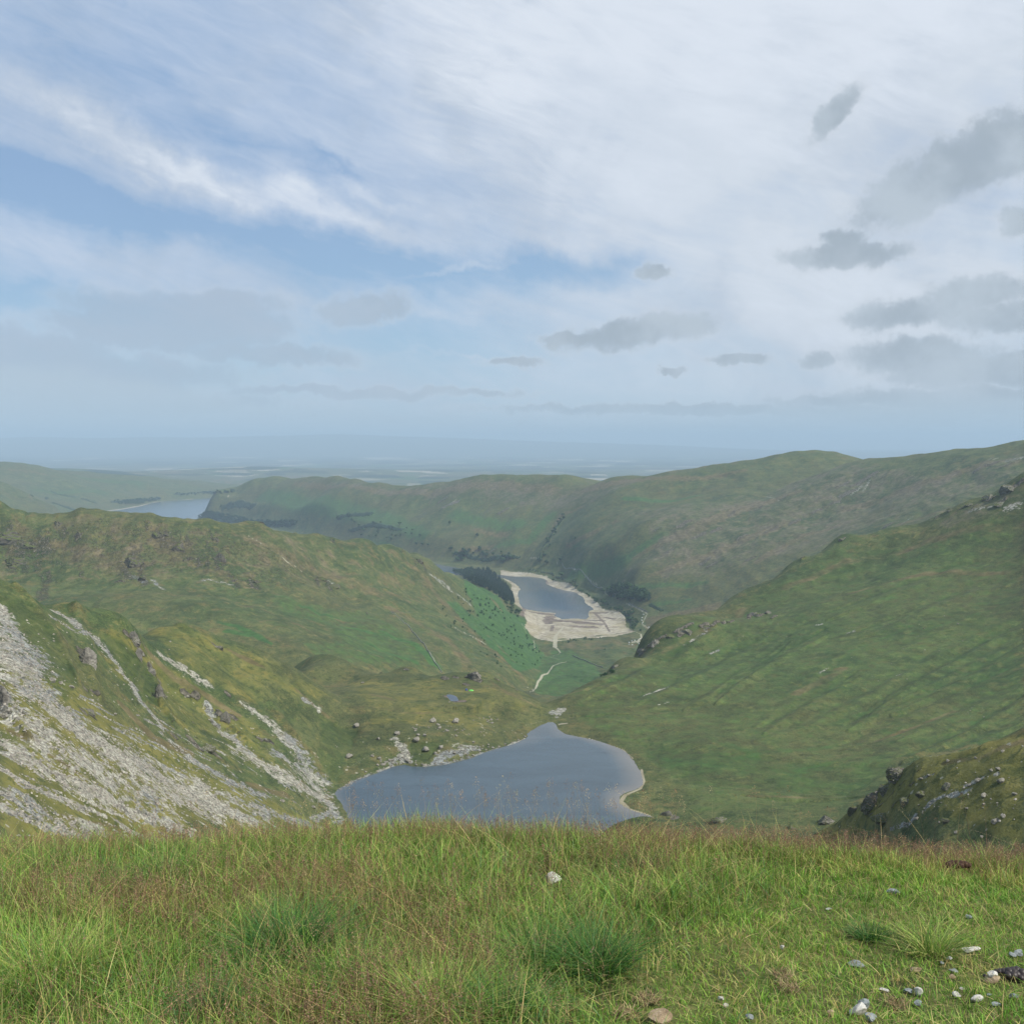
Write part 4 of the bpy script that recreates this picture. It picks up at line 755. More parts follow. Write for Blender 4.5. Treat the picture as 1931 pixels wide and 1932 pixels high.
    sc = t.ramp(sv, [(.08, L(100, 97, 90)), (.3, L(142, 138, 129)), (.6, L(174, 170, 160)), (.9, L(206, 202, 190))])
    sc = t.mix(t.mapr(n1, .46, .60), sc, t.mix(1.0, sc, L(205, 212, 226), 'MULTIPLY'))
    sf = t.mapr(t.math('ADD', scree, t.math('ADD', t.math('MULTIPLY', t.math('SUBTRACT', sg2.outputs[1], .5), .7), t.math('MULTIPLY', t.math('SUBTRACT', n2, .5), 1.8))), .28, .66)
    sf = t.math('MULTIPLY', sf, t.mapr(scree, .02, .22))
    # loose stones lying in the grass
    lo = t.voro(P, .21, 'Distance'); lo2 = t.voro(P, .6, 'Distance')
    lsz = t.math('MULTIPLY', stones, t.mapr(n1b, .38, .64, .0, .30, smooth=False))
    loose = t.math('MAXIMUM', t.math('LESS_THAN', lo, lsz), t.math('LESS_THAN', lo2, t.math('MULTIPLY', lsz, t.mapr(n2, .5, .62, 0, 1.1))))
    c = t.mix(rf, g, rc); c = t.mix(t.math('MULTIPLY', loose, .7), c, L(168, 164, 150)); c = t.mix(sf, c, sc)
    pc = t.ramp(n2, [(.3, L(134, 126, 114)), (.5, L(172, 163, 148)), (.7, L(204, 196, 182))])
    pc = t.mix(t.mapr(n1, .46, .58, 0, .6), pc, L(150, 140, 110)); pc = t.mix(t.mapr(nt, .5, .6, 0, .5), pc, L(134, 122, 104))
    c = t.mix(t.mapr(pale, .25, .6), c, pc)
    c = t.mix(t.mapr(mud, .3, .6, 0, .92), c, t.ramp(n2, [(.35, L(88, 76, 72)), (.65, L(138, 124, 116))]))
    c = t.mix(t.mapr(path, .3, .75, 0, .9), c, t.ramp(n3, [(.35, L(150, 144, 126)), (.7, L(200, 194, 178))]))
    wf = t.mapr(t.math('ADD', wood, t.math('MULTIPLY', t.math('SUBTRACT', t.noise(P, .02, 4, .6), .5), 1.2)), .3, .6, 0, .95)
    c = t.mix(wf, c, t.ramp(t.noise(P, .05, 3, .6), [(.35, L(26, 44, 34)), (.65, L(50, 72, 48))]))
    c = t.mix(1.0, c, (.82, .84, .79), 'MULTIPLY')
    t.l.new(c, b.inputs['Base Color'])
    hgt = t.math('ADD', t.math('MULTIPLY', n2, 1.4), t.math('MULTIPLY', n3, .35))
    hgt = t.math('ADD', hgt, t.math('MULTIPLY', rf, t.math('ADD', t.math('MULTIPLY', rn, 3.5), t.math('MULTIPLY', v1, 1.2))))
    hgt = t.math('ADD', hgt, t.math('MULTIPLY', sf, t.math('ADD', t.math('MULTIPLY', sd, -.7), t.math('MULTIPLY', sv, .5))))
    hgt = t.math('ADD', hgt, t.math('MULTIPLY', wf, t.math('MULTIPLY', t.noise(P, .09, 3, .6), 9.0)))
    bump(t, b, hgt, .9, 1.0)
    return m

LAND = land_material()
one = lambda k: M[k]
cov_a = np.stack([M['scree'], M['rock'], M['brown'], M['green']], -1)
cov_c = np.stack([M['stones'], M['hollow'], M['dry'], M['heather']], -1)
cov_b = np.stack([M['pale'], M['path'], M['mud'], M['wood']], -1)
def land_piece(name, ya, yb):
    i0, i1 = np.searchsorted(Yr, [ya, yb]); i1 = min(i1 + 1, NY)
    o = grid_mesh(name, XX[i0:i1], YY[i0:i1], Z[i0:i1], {'cover_a': cov_a[i0:i1], 'cover_b': cov_b[i0:i1], 'cover_c': cov_c[i0:i1]})
    o.data.materials.append(LAND); return tag(o, kind='structure')
land_piece('fell_slopes', 0, 1200)
land_piece('valley_hills', 1200, 9300)
land_piece('distant_plain_and_hills', 9300, 50000)

# ---- water
def water_material(name, deep, shallow, wave, rough=.12):
    m, t, b = material(name)
    P = t.new('ShaderNodeNewGeometry').outputs['Position']
    ca = t.new('ShaderNodeVertexColor'); ca.layer_name = 'depth'; sa = t.new('ShaderNodeSeparateColor'); t.l.new(ca.outputs[0], sa.inputs[0])
    n = t.noise(P, .012, 4, .6, .5); nw = t.noise(t.mapping(P, rot=(0, 0, .3), sc=(1, 3, 1)), .02 if wave > .5 else .004, 5, .6, .5); deep = t.mix(nw, tuple(x * .6 for x in deep), tuple(x * 1.4 for x in deep))
    c = t.mix(t.math('MULTIPLY', sa.outputs[0], t.mapr(n, .3, .7, .7, 1.3)), deep, shallow)
    t.l.new(c, b.inputs['Base Color']); b.inputs['Roughness'].default_value = rough; b.inputs['Specular IOR Level'].default_value = .5; b.inputs['IOR'].default_value = 1.33
    Pw = t.mapping(P, rot=(0, 0, .5), sc=(1, 1.9, 1))
    h = t.math('ADD', t.noise(Pw, wave, 5, .6, .4), t.math('MULTIPLY', t.noise(P, wave * .2, 3, .5), .8))
    bump(t, b, h, .35, .35 / wave * .5)
    return m

def water_sheet(name, P, lvl, out, mat, step, shallow_fn):
    """grid clipped to a little beyond the shoreline; the land closes over its edge"""
    x0, y0 = P.min(0) - out; x1, y1 = P.max(0) + out
    xs = np.arange(x0, x1 + step, step); ys = np.arange(y0, y1 + step, step)
    X, Y = np.meshgrid(xs, ys); d = signed([tuple(p) for p in P], X.astype(np.float32), Y.astype(np.float32))
    keep = d < out; idx = -np.ones(X.shape, int); k4 = keep[:-1, :-1] & keep[1:, :-1] & keep[:-1, 1:] & keep[1:, 1:]
    used = np.zeros(X.shape, bool)
    for a in (slice(None, -1), slice(1, None)):
        for c in (slice(None, -1), slice(1, None)): used[a, c] |= k4
    idx[used] = np.arange(used.sum())
    me = bpy.data.meshes.new(name)
    q = np.stack([idx[:-1, :-1][k4], idx[:-1, 1:][k4], idx[1:, 1:][k4], idx[1:, :-1][k4]], -1)
    V = np.stack([X[used], Y[used], np.full(used.sum(), lvl)], -1)
    me.from_pydata(V.tolist(), [], q.tolist()); me.update()
    a = me.color_attributes.new('depth', 'FLOAT_COLOR', 'POINT'); s = shallow_fn(X[used], Y[used], d[used])
    a.data.foreach_set('color', np.stack([s, s, s, np.ones_like(s)], -1).astype(np.float32).ravel())
    me.materials.append(mat); o = bpy.data.objects.new(name, me); col.objects.link(o)
    return tag(o, kind='structure')

def tarn_shallow(x, y, d):
    dd = -d; u = x / y * FPX + CX
    reach = np.interp(u, [640, 700, 900, 1040, 1090, 1170, 1220], [5, 3, 2, 16, 7, 15, 15])
    return np.clip(1 - dd / reach, 0, 1) * np.interp(u, [600, 700, 1000, 1050, 1300], [.3, .1, .2, .4, .5])
water_sheet('tarn_water', tarnP, TARN_Z, 5, water_material('tarn_water', L(58, 74, 83), L(138, 128, 114), 1.1), 3.0, tarn_shallow)
water_sheet('reservoir_water', resP, RES_Z, 30, water_material('reservoir_water', L(66, 84, 102), L(110, 112, 112), .25), 24.0, lambda x, y, d: np.clip(1 + d / 60, 0, .6))
water_sheet('pool_water', densify(pool), POOL_Z - .22, 3, water_material('pool_water', L(52, 62, 72), L(80, 86, 90), 2.0, .05), 1.0, lambda x, y, d: np.clip(1 + d / 2, 0, 1) * .5)

# ---- haze: one even body of air round everything
def haze():
    bm = bmesh.new(); bmesh.ops.create_cube(bm, size=1.0)
    me = bpy.data.meshes.new('haze'); bm.to_mesh(me); bm.free()
    o = bpy.data.objects.new('haze', me); col.objects.link(o)
    zb, zt = 120.0, 960.0
    o.scale = (80000, 54000, zt - zb); o.location = (0, 22000, (zt + zb) / 2)
    m = bpy.data.materials.new('haze'); m.use_nodes = True; t = NT(m.node_tree); t.n.clear()
    out = t.new('ShaderNodeOutputMaterial'); v = t.new('ShaderNodeVolumePrincipled'); t.l.new(v.outputs[0], out.inputs['Volume'])
    v.inputs['Color'].default_value = (.60, .80, .97, 1); v.inputs['Density'].default_value = HAZE_D; v.inputs['Anisotropy'].default_value = 0.0
    me.materials.append(m); tag(o, kind='stuff')
HAZE_D = 7.0e-5
haze()
# ------------------------------------------------------------------ more materials
def rock_material(name, cols, grassy=0.0, sc=1.0):
    m, t, b = material(name)
    P = t.new('ShaderNodeTexCoord').outputs['Object']
    oi = t.new('ShaderNodeObjectInfo').outputs['Random']
    P = t.vmath('ADD', t.vmath('MULTIPLY', P, (sc, sc, sc)), t.vmath('SCALE', (13.0, 7.0, 3.0), oi))
    n = t.noise(P, 2.2, 9, .68, .6); n2 = t.noise(P, 14, 5, .7)
    c = t.ramp(n, [(.30, cols[0]), (.48, cols[1]), (.62, cols[2]), (.8, cols[3])])
    c = t.mix(t.mapr(n2, .55, .75, 0, .45), c, cols[3]); c = t.mix(t.mapr(n2, .45, .25, 0, .5), c, cols[0])
    c = t.mix(t.math('MULTIPLY', t.mapr(oi, 0, 1, 0, .35, False), 1.0), c, cols[1])
    if grassy:
        nz = t.new('ShaderNodeSeparateXYZ'); t.l.new(t.new('ShaderNodeNewGeometry').outputs['Normal'], nz.inputs[0])
        f = t.mapr(t.math('ADD', nz.outputs[2], t.math('MULTIPLY', t.math('SUBTRACT', n, .5), 1.6)), 1.0 - grassy * .45, 1.08 - grassy * .45, 0, .95)
        c = t.mix(f, c, t.ramp(n2, [(.3, L(56, 70, 36)), (.6, L(92, 98, 52)), (.8, L(120, 116, 68))]))
    t.l.new(c, b.inputs['Base Color'])
    bump(t, b, t.math('ADD', n, t.math('MULTIPLY', n2, .3)), .8, .25 / sc)
    return m

R_PALE = rock_material("pale_boulder_rock", [L(80, 78, 70), L(122, 118, 108), L(154, 150, 138), L(184, 180, 168)])
R_CRAG = rock_material("crag_rock", [L(74, 71, 67), L(120, 116, 108), L(152, 148, 139), L(186, 182, 172)], grassy=.7, sc=.12)
R_CFAR = rock_material('far_crag_rock', [L(52, 50, 44), L(88, 84, 74), L(114, 109, 97), L(148, 142, 128)], grassy=1.0, sc=.10)
R_WHITE = rock_material("white_stone", [L(150, 146, 136), L(190, 187, 178), L(212, 210, 202), L(228, 226, 220)], sc=14)
R_GREY = rock_material("grey_stone", [L(96, 100, 100), L(132, 138, 138), L(158, 164, 164), L(180, 184, 182)], sc=14)
R_TAN = rock_material("tan_stone", [L(104, 88, 66), L(150, 130, 104), L(180, 162, 136), L(206, 192, 170)], sc=14)
def plain(name, c, rough=.8, spec=.2):
    m, t, b = material(name); P = t.new('ShaderNodeTexCoord').outputs['Object']
    n = t.noise(P, 6.0, 4, .6)
    t.l.new(t.mix(n, tuple(x * .7 for x in c), tuple(min(x * 1.25, 1) for x in c)), b.inputs['Base Color'])
    b.inputs['Roughness'].default_value = rough; b.inputs['Specular IOR Level'].default_value = spec
    return m
DUNG = plain("dark_dung", L(46, 38, 36), .5, .5); DUNG_B = plain("brown_dung", L(70, 52, 44), .8)

def mesh_obj(name, V, F, mats, parent=None, smooth=False, mi=None):
    me = bpy.data.meshes.new(name); me.from_pydata([tuple(v) for v in V], [], [tuple(f) for f in F]); me.update()
    for m in (mats if isinstance(mats, list) else [mats]): me.materials.append(m)
    if smooth: me.polygons.foreach_set('use_smooth', np.ones(len(me.polygons), bool))
    if mi is not None: me.polygons.foreach_set('material_index', np.asarray(mi, np.int32))
    o = bpy.data.objects.new(name, me); col.objects.link(o)
    if parent: o.parent = parent
    return o

def ico(sub):
    bm = bmesh.new(); bmesh.ops.create_icosphere(bm, subdivisions=sub, radius=1.0)
    V = np.array([v.co[:] for v in bm.verts]); F = np.array([[v.index for v in f.verts] for f in bm.faces]); bm.free()
    return V, F
ICO1, ICO2, ICO3, ICO4_, ICO5_ = ico(1), ico(2), ico(3), ico(4), ico(5)

def stone_shape(base, seed, cuts=9, flat=.6, rough=.07):
    """a broken block: a ball cut by random planes"""
    r = np.random.default_rng(seed); V = base[0].copy()
    for k in range(cuts):
        n = r.normal(size=3); n /= np.linalg.norm(n); d = r.uniform(.45, .8)
        h = V @ n; over = h > d; V[over] -= np.outer(h[over] - d, n)
    V += rough * fbm(V[:, 0] * 2 + seed, V[:, 1] * 2 + V[:, 2] * 1.7, 3, seed)[:, None] * base[0]
    V[:, 2] *= flat; V[:, 0] *= r.uniform(.9, 1.35)
    return V, base[1]

# ------------------------------------------------------------------ the grassy brow of the pass where one stands
def fg_z(x, y):
    x = np.asarray(x, float); y = np.asarray(y, float)
    h = 1.60 + (y - 2.5) * .158 + .014 * x * x + .010 * x - .022 * np.exp(-((x + .35) / .9) ** 2) * np.clip(y - 3.6, 0, 1.4)
    t = np.clip(y - 4.9, 0, None); h = h + np.where(t < 1.0, .42 * t * t, .42 + (t - 1.0) * .50)
    h = h + np.clip(np.abs(x) - 4, 0, None) * .05
    lump = .042 * fbm(x * 1.3 + 5, y * 1.3, 3, 11) + .012 * fbm(x * 5, y * 5, 3, 12)
    return ZC - h + lump

def fg_at(px, py):
    u = (px - CX) / FPX; s = (HZ - py) / FPX; y = 2.2
    while y < 6.0 and fg_z(u * y, y) < ZC + s * y: y += .004
    return u * y, y, float(fg_z(u * y, y))

gx = np.concatenate([np.arange(-26, -5, .35), np.arange(-5, 5, .05), np.arange(5, 26.1, .35)])
gy = np.concatenate([np.arange(-14, 1.5, .4), np.arange(1.5, 7, .04), np.arange(7, 34, .4)])
GX, GY = np.meshgrid(gx, gy); GZ = fg_z(GX, np.clip(GY, -1.0, None))
one4 = np.ones(GX.shape + (4,), np.float32)
g_o = grid_mesh('ground', GX, GY, GZ, {'cover': one4}); tag(g_o, kind='structure')
m, t, b = material("turf_soil"); P = t.new('ShaderNodeNewGeometry').outputs['Position']
n1 = t.noise(P, 3.0, 8, .65); n2 = t.noise(P, 40, 5, .65)
c = t.ramp(n1, [(.3, L(58, 66, 34)), (.5, L(84, 94, 46)), (.7, L(112, 108, 62))])
c = t.mix(t.mapr(n2, .45, .7, 0, .7), c, L(132, 120, 80)); c = t.mix(t.mapr(n2, .45, .25, 0, .7), c, L(44, 46, 28))
t.l.new(c, b.inputs['Base Color']); bump(t, b, n2, .8, .02); g_o.data.materials.append(m)

# ---- grass
def blade_material():
    m, t, b = material("grass_blades")
    a = t.new('ShaderNodeVertexColor'); a.layer_name = 'tint'
    t.l.new(a.outputs[0], b.inputs['Base Color']); b.inputs['Roughness'].default_value = .55; b.inputs['Specular IOR Level'].default_value = .3
    tr = t.new('ShaderNodeBsdfTranslucent'); t.l.new(a.outputs[0], tr.inputs[0])
    mx = t.new('ShaderNodeMixShader'); mx.inputs[0].default_value = .30
    out = [n for n in t.n if n.type == 'OUTPUT_MATERIAL'][0]
    t.l.new(b.outputs[0], mx.inputs[1]); t.l.new(tr.outputs[0], mx.inputs[2]); t.l.new(mx.outputs[0], out.inputs[0])
    return m
BLADE = blade_material()

def blades(x, y, z, hgt, wid, lean, bend, face, tint, tipt, seg=3):
    """arched tapering blades; returns verts, quads, colours"""
    n = len(x); k = seg + 1; lean = np.clip(lean, -.95, .95); bend = np.clip(bend, 0, 1.4)
    t = np.linspace(0, 1, k)[None, :]
    dx, dy = np.cos(face)[:, None], np.sin(face)[:, None]
    out = hgt[:, None] * (np.tan(lean)[:, None] * t + bend[:, None] * t * t)
    up = hgt[:, None] * (t - .25 * np.abs(bend)[:, None] * t * t)
    cx_, cy_, cz_ = x[:, None] + dx * out, y[:, None] + dy * out, z[:, None] + up
    w = wid[:, None] * (1 - t ** 1.6 * .92) * .5
    yaw = face + rng.uniform(-1.3, 1.3, n) + math.pi / 2
    sx, sy = np.cos(yaw)[:, None] * w, np.sin(yaw)[:, None] * w
    V = np.empty((n, k, 2, 3), np.float32)
    V[:, :, 0, 0] = cx_ - sx; V[:, :, 0, 1] = cy_ - sy; V[:, :, 1, 0] = cx_ + sx; V[:, :, 1, 1] = cy_ + sy; V[:, :, :, 2] = cz_[:, :, None]
    base = (np.arange(n) * k * 2)[:, None]; j = np.arange(seg)[None, :] * 2
    q = np.stack([base + j, base + j + 1, base + j + 3, base + j + 2], -1).reshape(-1, 4)
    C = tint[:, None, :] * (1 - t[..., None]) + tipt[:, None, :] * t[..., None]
    C = np.repeat(C[:, :, None, :], 2, 2).reshape(-1, 3)
    return V.reshape(-1, 3), q, C

def raw_mesh(name, V, Q, C, mat, tri=False):
    me = bpy.data.meshes.new(name); V = np.ascontiguousarray(V, np.float32); Q = np.ascontiguousarray(Q, np.int32); k = Q.shape[1]
    me.vertices.add(len(V)); me.vertices.foreach_set('co', V.ravel())
    me.loops.add(Q.size); me.loops.foreach_set('vertex_index', Q.ravel())
    me.polygons.add(len(Q)); me.polygons.foreach_set('loop_start', np.arange(0, Q.size, k, dtype=np.int32))
    me.update(calc_edges=True)
    if C is not None:
        a = me.color_attributes.new('tint', 'FLOAT_COLOR', 'POINT')
        a.data.foreach_set('color', np.concatenate([C, np.ones((len(C), 1))], 1).astype(np.float32).ravel())
    me.materials.append(mat); o = bpy.data.objects.new(name, me); col.objects.link(o); return o

def pick(cols, probs, n, jit=.16):
    cols = np.array([L(*c) for c in cols]); p = np.array(probs, float); p /= p.sum()
    c = cols[rng.choice(len(cols), n, p=p)] * np.array([1.04, 1.06, .98])
    return np.clip(c * (1 + rng.normal(0, jit, (n, 1))) * (1 + rng.normal(0, .05, (n, 3))), .005, .9)

def field(n, y0=2.45, y1=6.2):
    y = np.sqrt(rng.uniform(y0 * y0, y1 * y1, n)); x = rng.uniform(-.66, .66, n) * y
    return x, y

def tall_at(x, y):
    """1 in the long grass on the left and along the brow, 0 on the cropped turf at the right"""
    u = x / y
    a = 1 - sstep(-.02, .30, u + .18 * fbm(x * .9, y * .9, 3, 21) - .10 * (y - 3.6))
    e = sstep(4.55, 5.0, y + .2 * fbm(x * .7, y * .7, 2, 31))
    return np.clip(np.maximum(a, e * .55), 0, 1)

S_ = [(1684, 1688, 17, .8, .55, R_GREY, "grey stone alone in the turf, highest of the stones on the right"),
      (1826, 1733, 12, .8, .4, R_GREY, "faint grey stone half sunk in turf below the brown dung"),
      (1615, 1824, 28, .7, .30, R_GREY, "broad flat pale grey stone left of the open yellow tussock's foot"),
      (1830, 1797, 34, .35, .22, R_WHITE, "right half of the long thin white stone under the open tussock"),
      (1797, 1797, 26, .35, .22, R_TAN, "left half of the long thin stone under the open tussock, tan"),
      (1790, 1814, 11, .8, .6, R_WHITE, "small white pebble just below the long thin stone"),
      (1777, 1821, 8, .8, .6, R_GREY, "tiny grey-green pebble left of the small white pebble"),
      (1727, 1836, 17, .7, .35, R_TAN, "tan stone sunk in grass left of the mossy grey one"),
      (1798, 1836, 15, .7, .35, R_GREY, "mossy grey stone above the small brown one"),
      (1795, 1850, 12, .9, .7, R_TAN, "small brown stone under the mossy grey stone"),
      (1874, 1856, 26, .7, .45, R_TAN, "tan stone with another stone on it, beside black dung"),
      (1920, 1805, 22, .6, .45, R_GREY, "pale blue-grey stone at the right edge above the black dung"),
      (1909, 1809, 12, .8, .7, R_GREY, "small grey stone touching the blue-grey one at the right edge"),
      (1667, 1874, 15, .6, .5, R_WHITE, "small white stone tilted right, leftmost of the row of three"),
      (1711, 1876, 14, .8, .6, R_GREY, "rounded grey stone, middle of the row of three"),
      (1732, 1880, 13, .9, .9, R_WHITE, "round white stone, rightmost of the row of three"),
      (1732, 1899, 13, .9, .7, R_GREY, "pale grey stone just below the round white one"),
      (1804, 1885, 13, .9, .7, R_WHITE, "bright white pebble left of the oval stone"),
      (1841, 1891, 22, .6, .45, R_WHITE, "oval cream stone near the bottom right corner"),
      (1814, 1869, 8, .7, .5, R_WHITE, "tiny white pebble between the tan stack and the row of three"),
      (1865, 1882, 9, .7, .5, R_GREY, "faint grey pebble above the oval cream stone's right end"),
      (1913, 1886, 14, .8, .6, R_GREY, "grey stone near the right edge below the black dung"),
      (1876, 1900, 18, .6, .25, R_GREY, "flat grey stone almost covered by turf in the bottom right corner"),
      (1631, 1903, 24, .8, .55, R_GREY, "greenish-white stone topmost of the close group of three at the bottom"),
      (1619, 1917, 30, .8, .60, R_WHITE, "biggest cream stone of the close group of three at the bottom"),
      (1640, 1927, 20, .8, .50, R_GREY, "grey stone cut by the bottom edge, right of the biggest cream one"),
      (1475, 1793, 8, .8, .8, R_WHITE, "single tiny white pebble in grass left of the broad flat stone"),
      (1563, 1718, 9, .6, .3, R_WHITE, "small pale fleck of stone high on the turf"),
      (1360, 1892, 9, .8, 1.0, R_WHITE, "upper of two tiny white pebbles near the bottom"),
      (1369, 1904, 9, .8, .8, R_WHITE, "lower of two tiny white pebbles near the bottom"),
      (1414, 1928, 13, .8, .7, R_GREY, "grey pebble at the bottom edge right of the two tiny white ones"),
      (1250, 1930, 44, .7, .45, R_TAN, "large pinkish stone cut by the bottom edge right of centre"),
      (1044, 1672, 26, .8, .80, R_WHITE, "bright white stone in the long grass near the middle"),
      (1567, 1919, 14, .6, .8, R_TAN, "tan wedge-shaped stone left of the close group of three")]
bare = [(fg_at(px, py)[:2], w / 2 * 4 / FPX * 1.0 + .006) for px, py, w, *_ in S_] + [(fg_at(px, py)[:2], r) for px, py, r in [(1619, 1916, .035), (1631, 1901, .03), (1871, 1849, .05), (1905, 1850, .08), (1250, 1926, .06), (1042, 1676, .09), (1807, 1652, .12), (1813, 1797, .07), (1615, 1824, .035)]]
V_, Q_, C_l, off = [], [], [], 0
def add(v, q, c):
    global off
    V_.append(v); Q_.append(q + off); C_l.append(c); off += len(v)
def turf(n, tall):
    x, y = field(n); T = tall_at(x, y)
    keep = rng.random(n) < (T if tall else (1.05 - .75 * T))
    for (bx, by), r in bare: keep &= (x - bx) ** 2 + (y - by) ** 2 > (r * (1.3 if tall else .75)) ** 2
    x, y, T = x[keep], y[keep], T[keep]; n = len(x)
    pn = fbm(x * 1.6, y * 1.6, 4, 41); pn2 = fbm(x * 4.5, y * 4.5, 3, 51); pn3 = fbm(x * 1.1 + 9, y * 1.1, 3, 61)
    face = rng.uniform(0, 2 * math.pi, n) ; z = fg_z(x, y) - .004
    if tall:
        h = (.055 + .078 * rng.random(n) ** 1.5) * (1 + .7 * pn) * (.7 + .4 * T); w = rng.uniform(.0022, .0042, n)
        lean = rng.normal(0, .42, n); bend = rng.uniform(.0, 1.2, n)
        g = pick([(96, 134, 54), (76, 114, 48), (118, 152, 64), (136, 160, 76), (98, 132, 84), (168, 162, 100), (128, 108, 74)], [3, 2.6, 3, 2.4, 1.2, 1.8, .8], n)
        br = pick([(124, 94, 68), (146, 124, 84), (104, 84, 62)], [1, 1, 1], n)
        f = np.clip((pn3 + .0) * 2.0, 0, .65)[:, None] * (rng.random((n, 1)) < .42)
        g = g * (1 - f) + br * f
    else:
        h = (.016 + .022 * rng.random(n)) * (1 + .8 * pn) * (1 + .9 * sstep(4.0, 5.0, y)); w = rng.uniform(.0022, .0040, n)
        lean = rng.normal(0, .45, n); bend = rng.uniform(.1, 1.2, n)
        g = pick([(108, 150, 54), (92, 136, 48), (134, 166, 66), (76, 116, 44), (176, 170, 104), (150, 126, 84)], [3.4, 3, 3.2, 1.4, 1.2, .4], n)
        br = pick([(176, 156, 104), (150, 128, 88), (138, 140, 74)], [1, 1, 1], n)
        f = np.clip((pn2 * .9 + pn3 + .02) * 2.0, 0, .8)[:, None] * (rng.random((n, 1)) < .6)
        g = g * (1 - f) + br * f
    g = g * (1 + .55 * pn2 + .25 * pn3)[:, None]
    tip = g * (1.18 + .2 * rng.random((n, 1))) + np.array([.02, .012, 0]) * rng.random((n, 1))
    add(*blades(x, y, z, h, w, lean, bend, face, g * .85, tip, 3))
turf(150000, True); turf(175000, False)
# straw and long arched loners
n = 5200; x, y = field(n); T = tall_at(x, y); k = rng.random(n) < .25 + .75 * T; x, y = x[k], y[k]; n = len(x)
sc_ = pick([(196, 176, 122), (170, 156, 104), (150, 150, 88), (176, 150, 104)], [1, 1, 1, 1], n)
add(*blades(x, y, fg_z(x, y), rng.uniform(.08, .22, n) * np.where(T[k] > .5, 1, .5), rng.uniform(.0018, .003, n), rng.normal(0, .5, n), rng.uniform(.2, 1.6, n), rng.uniform(0, 6.28, n), sc_, sc_ * 1.1, 4))
n = 26000; x, y = field(n); a3 = rng.uniform(0, 6.28, n); th = pick([(186, 170, 116), (160, 142, 98), (140, 150, 80), (118, 100, 72)], [2, 2, 2, 1], n)
kk_ = rng.random(n) < .35 + 1.2 * np.clip(fbm(x * 2.2, y * 2.2, 3, 91), 0, 1); x, y, a3, th = x[kk_], y[kk_], a3[kk_], th[kk_]; n = len(x)
add(*blades(x, y, fg_z(x, y) + rng.uniform(.005, .035, n), rng.uniform(.012, .03, n), rng.uniform(.0016, .003, n), np.full(n, .95), rng.uniform(.5, 1.4, n), a3, th, th * 1.1, 3))
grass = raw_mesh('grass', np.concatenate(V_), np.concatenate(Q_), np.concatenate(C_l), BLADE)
tag(grass, kind='stuff')

# flowering bents: thin stalks with loose purple-brown heads
def bents(name, x, y, hgt, tone, heads=20, spread=.010, hl=.055):
    n = len(x); z = fg_z(x, y); face = rng.uniform(0, 6.28, n); lean = rng.normal(0, .14, n); bend = rng.uniform(0, .25, n)
    v, q, c = blades(x, y, z, hgt, np.full(n, .0013), lean, bend, face, tone * 1.0, tone * 1.05, 3)
    out = hgt * (np.tan(lean) + bend); tx, ty, tz = x + np.cos(face) * out, y + np.sin(face) * out, z + hgt * (1 - .25 * bend)
    m = n * heads; t = rng.random((n, heads)) ** .8; r = rng.normal(0, 1, (n, heads, 2)) * (spread * (1.1 - t * .9))[..., None]
    cxh = (tx[:, None] + r[..., 0] - np.cos(face)[:, None] * 0).ravel(); cyh = (ty[:, None] + r[..., 1]).ravel(); czh = (tz[:, None] - hl * (1 - t)).ravel()
    a = rng.normal(0, 1, (m, 3)); a /= np.linalg.norm(a, axis=1)[:, None]; b_ = rng.normal(0, 1, (m, 3)); b_ /= np.linalg.norm(b_, axis=1)[:, None]
    L_ = rng.uniform(.0018, .0040, (m, 1)); ctr = np.stack([cxh, cyh, czh], -1)
    V2 = np.stack([ctr - a * L_, ctr + b_ * L_ * .35, ctr + a * L_, ctr - b_ * L_ * .35], 1).reshape(-1, 3)
    Q2 = np.arange(m * 4).reshape(-1, 4) + len(v)
    C2 = np.repeat(np.repeat(tone * 1.1, heads, 0) * (1 + rng.normal(0, .2, (m, 1))), 4, 0)
    o = raw_mesh(name, np.concatenate([v, V2]), np.concatenate([q, Q2]), np.clip(np.concatenate([c, C2]), .005, .9), BLADE)
    return tag(o, kind='stuff')
n = 40000; x, y = field(n); T = tall_at(x, y); pm = fbm(x * 1.1 + 9, y * 1.1, 3, 61) + .5 * fbm(x * 3, y * 3, 2, 71)
edge = sstep(4.7, 5.1, y)
k = rng.random(n) < np.clip(T * (.20 + 2.0 * np.clip(pm, 0, 1)) + edge * .75, 0, 1); x, y = x[k], y[k]; e = edge[k]
tone = pick([(126, 94, 80), (146, 112, 94), (112, 88, 70), (160, 136, 108)], [3, 3, 2, 1.4], len(x))
bents('seeding_grass', x, y, rng.uniform(.10, .20, len(x)) * (1 - .25 * e), tone)
n = 130; x = rng.uniform(-.17, .17, n) * 5.0 + .0; x = np.concatenate([x, rng.uniform(-2.4, 2.4, 60)]); y = rng.uniform(4.85, 5.3, len(x))
bents('tall_seeding_grass', x, y, rng.uniform(.22, .36, len(x)), pick([(150, 120, 96), (126, 100, 76), (176, 156, 124)], [1, 1, 1], len(x)), 34, .014, .05)

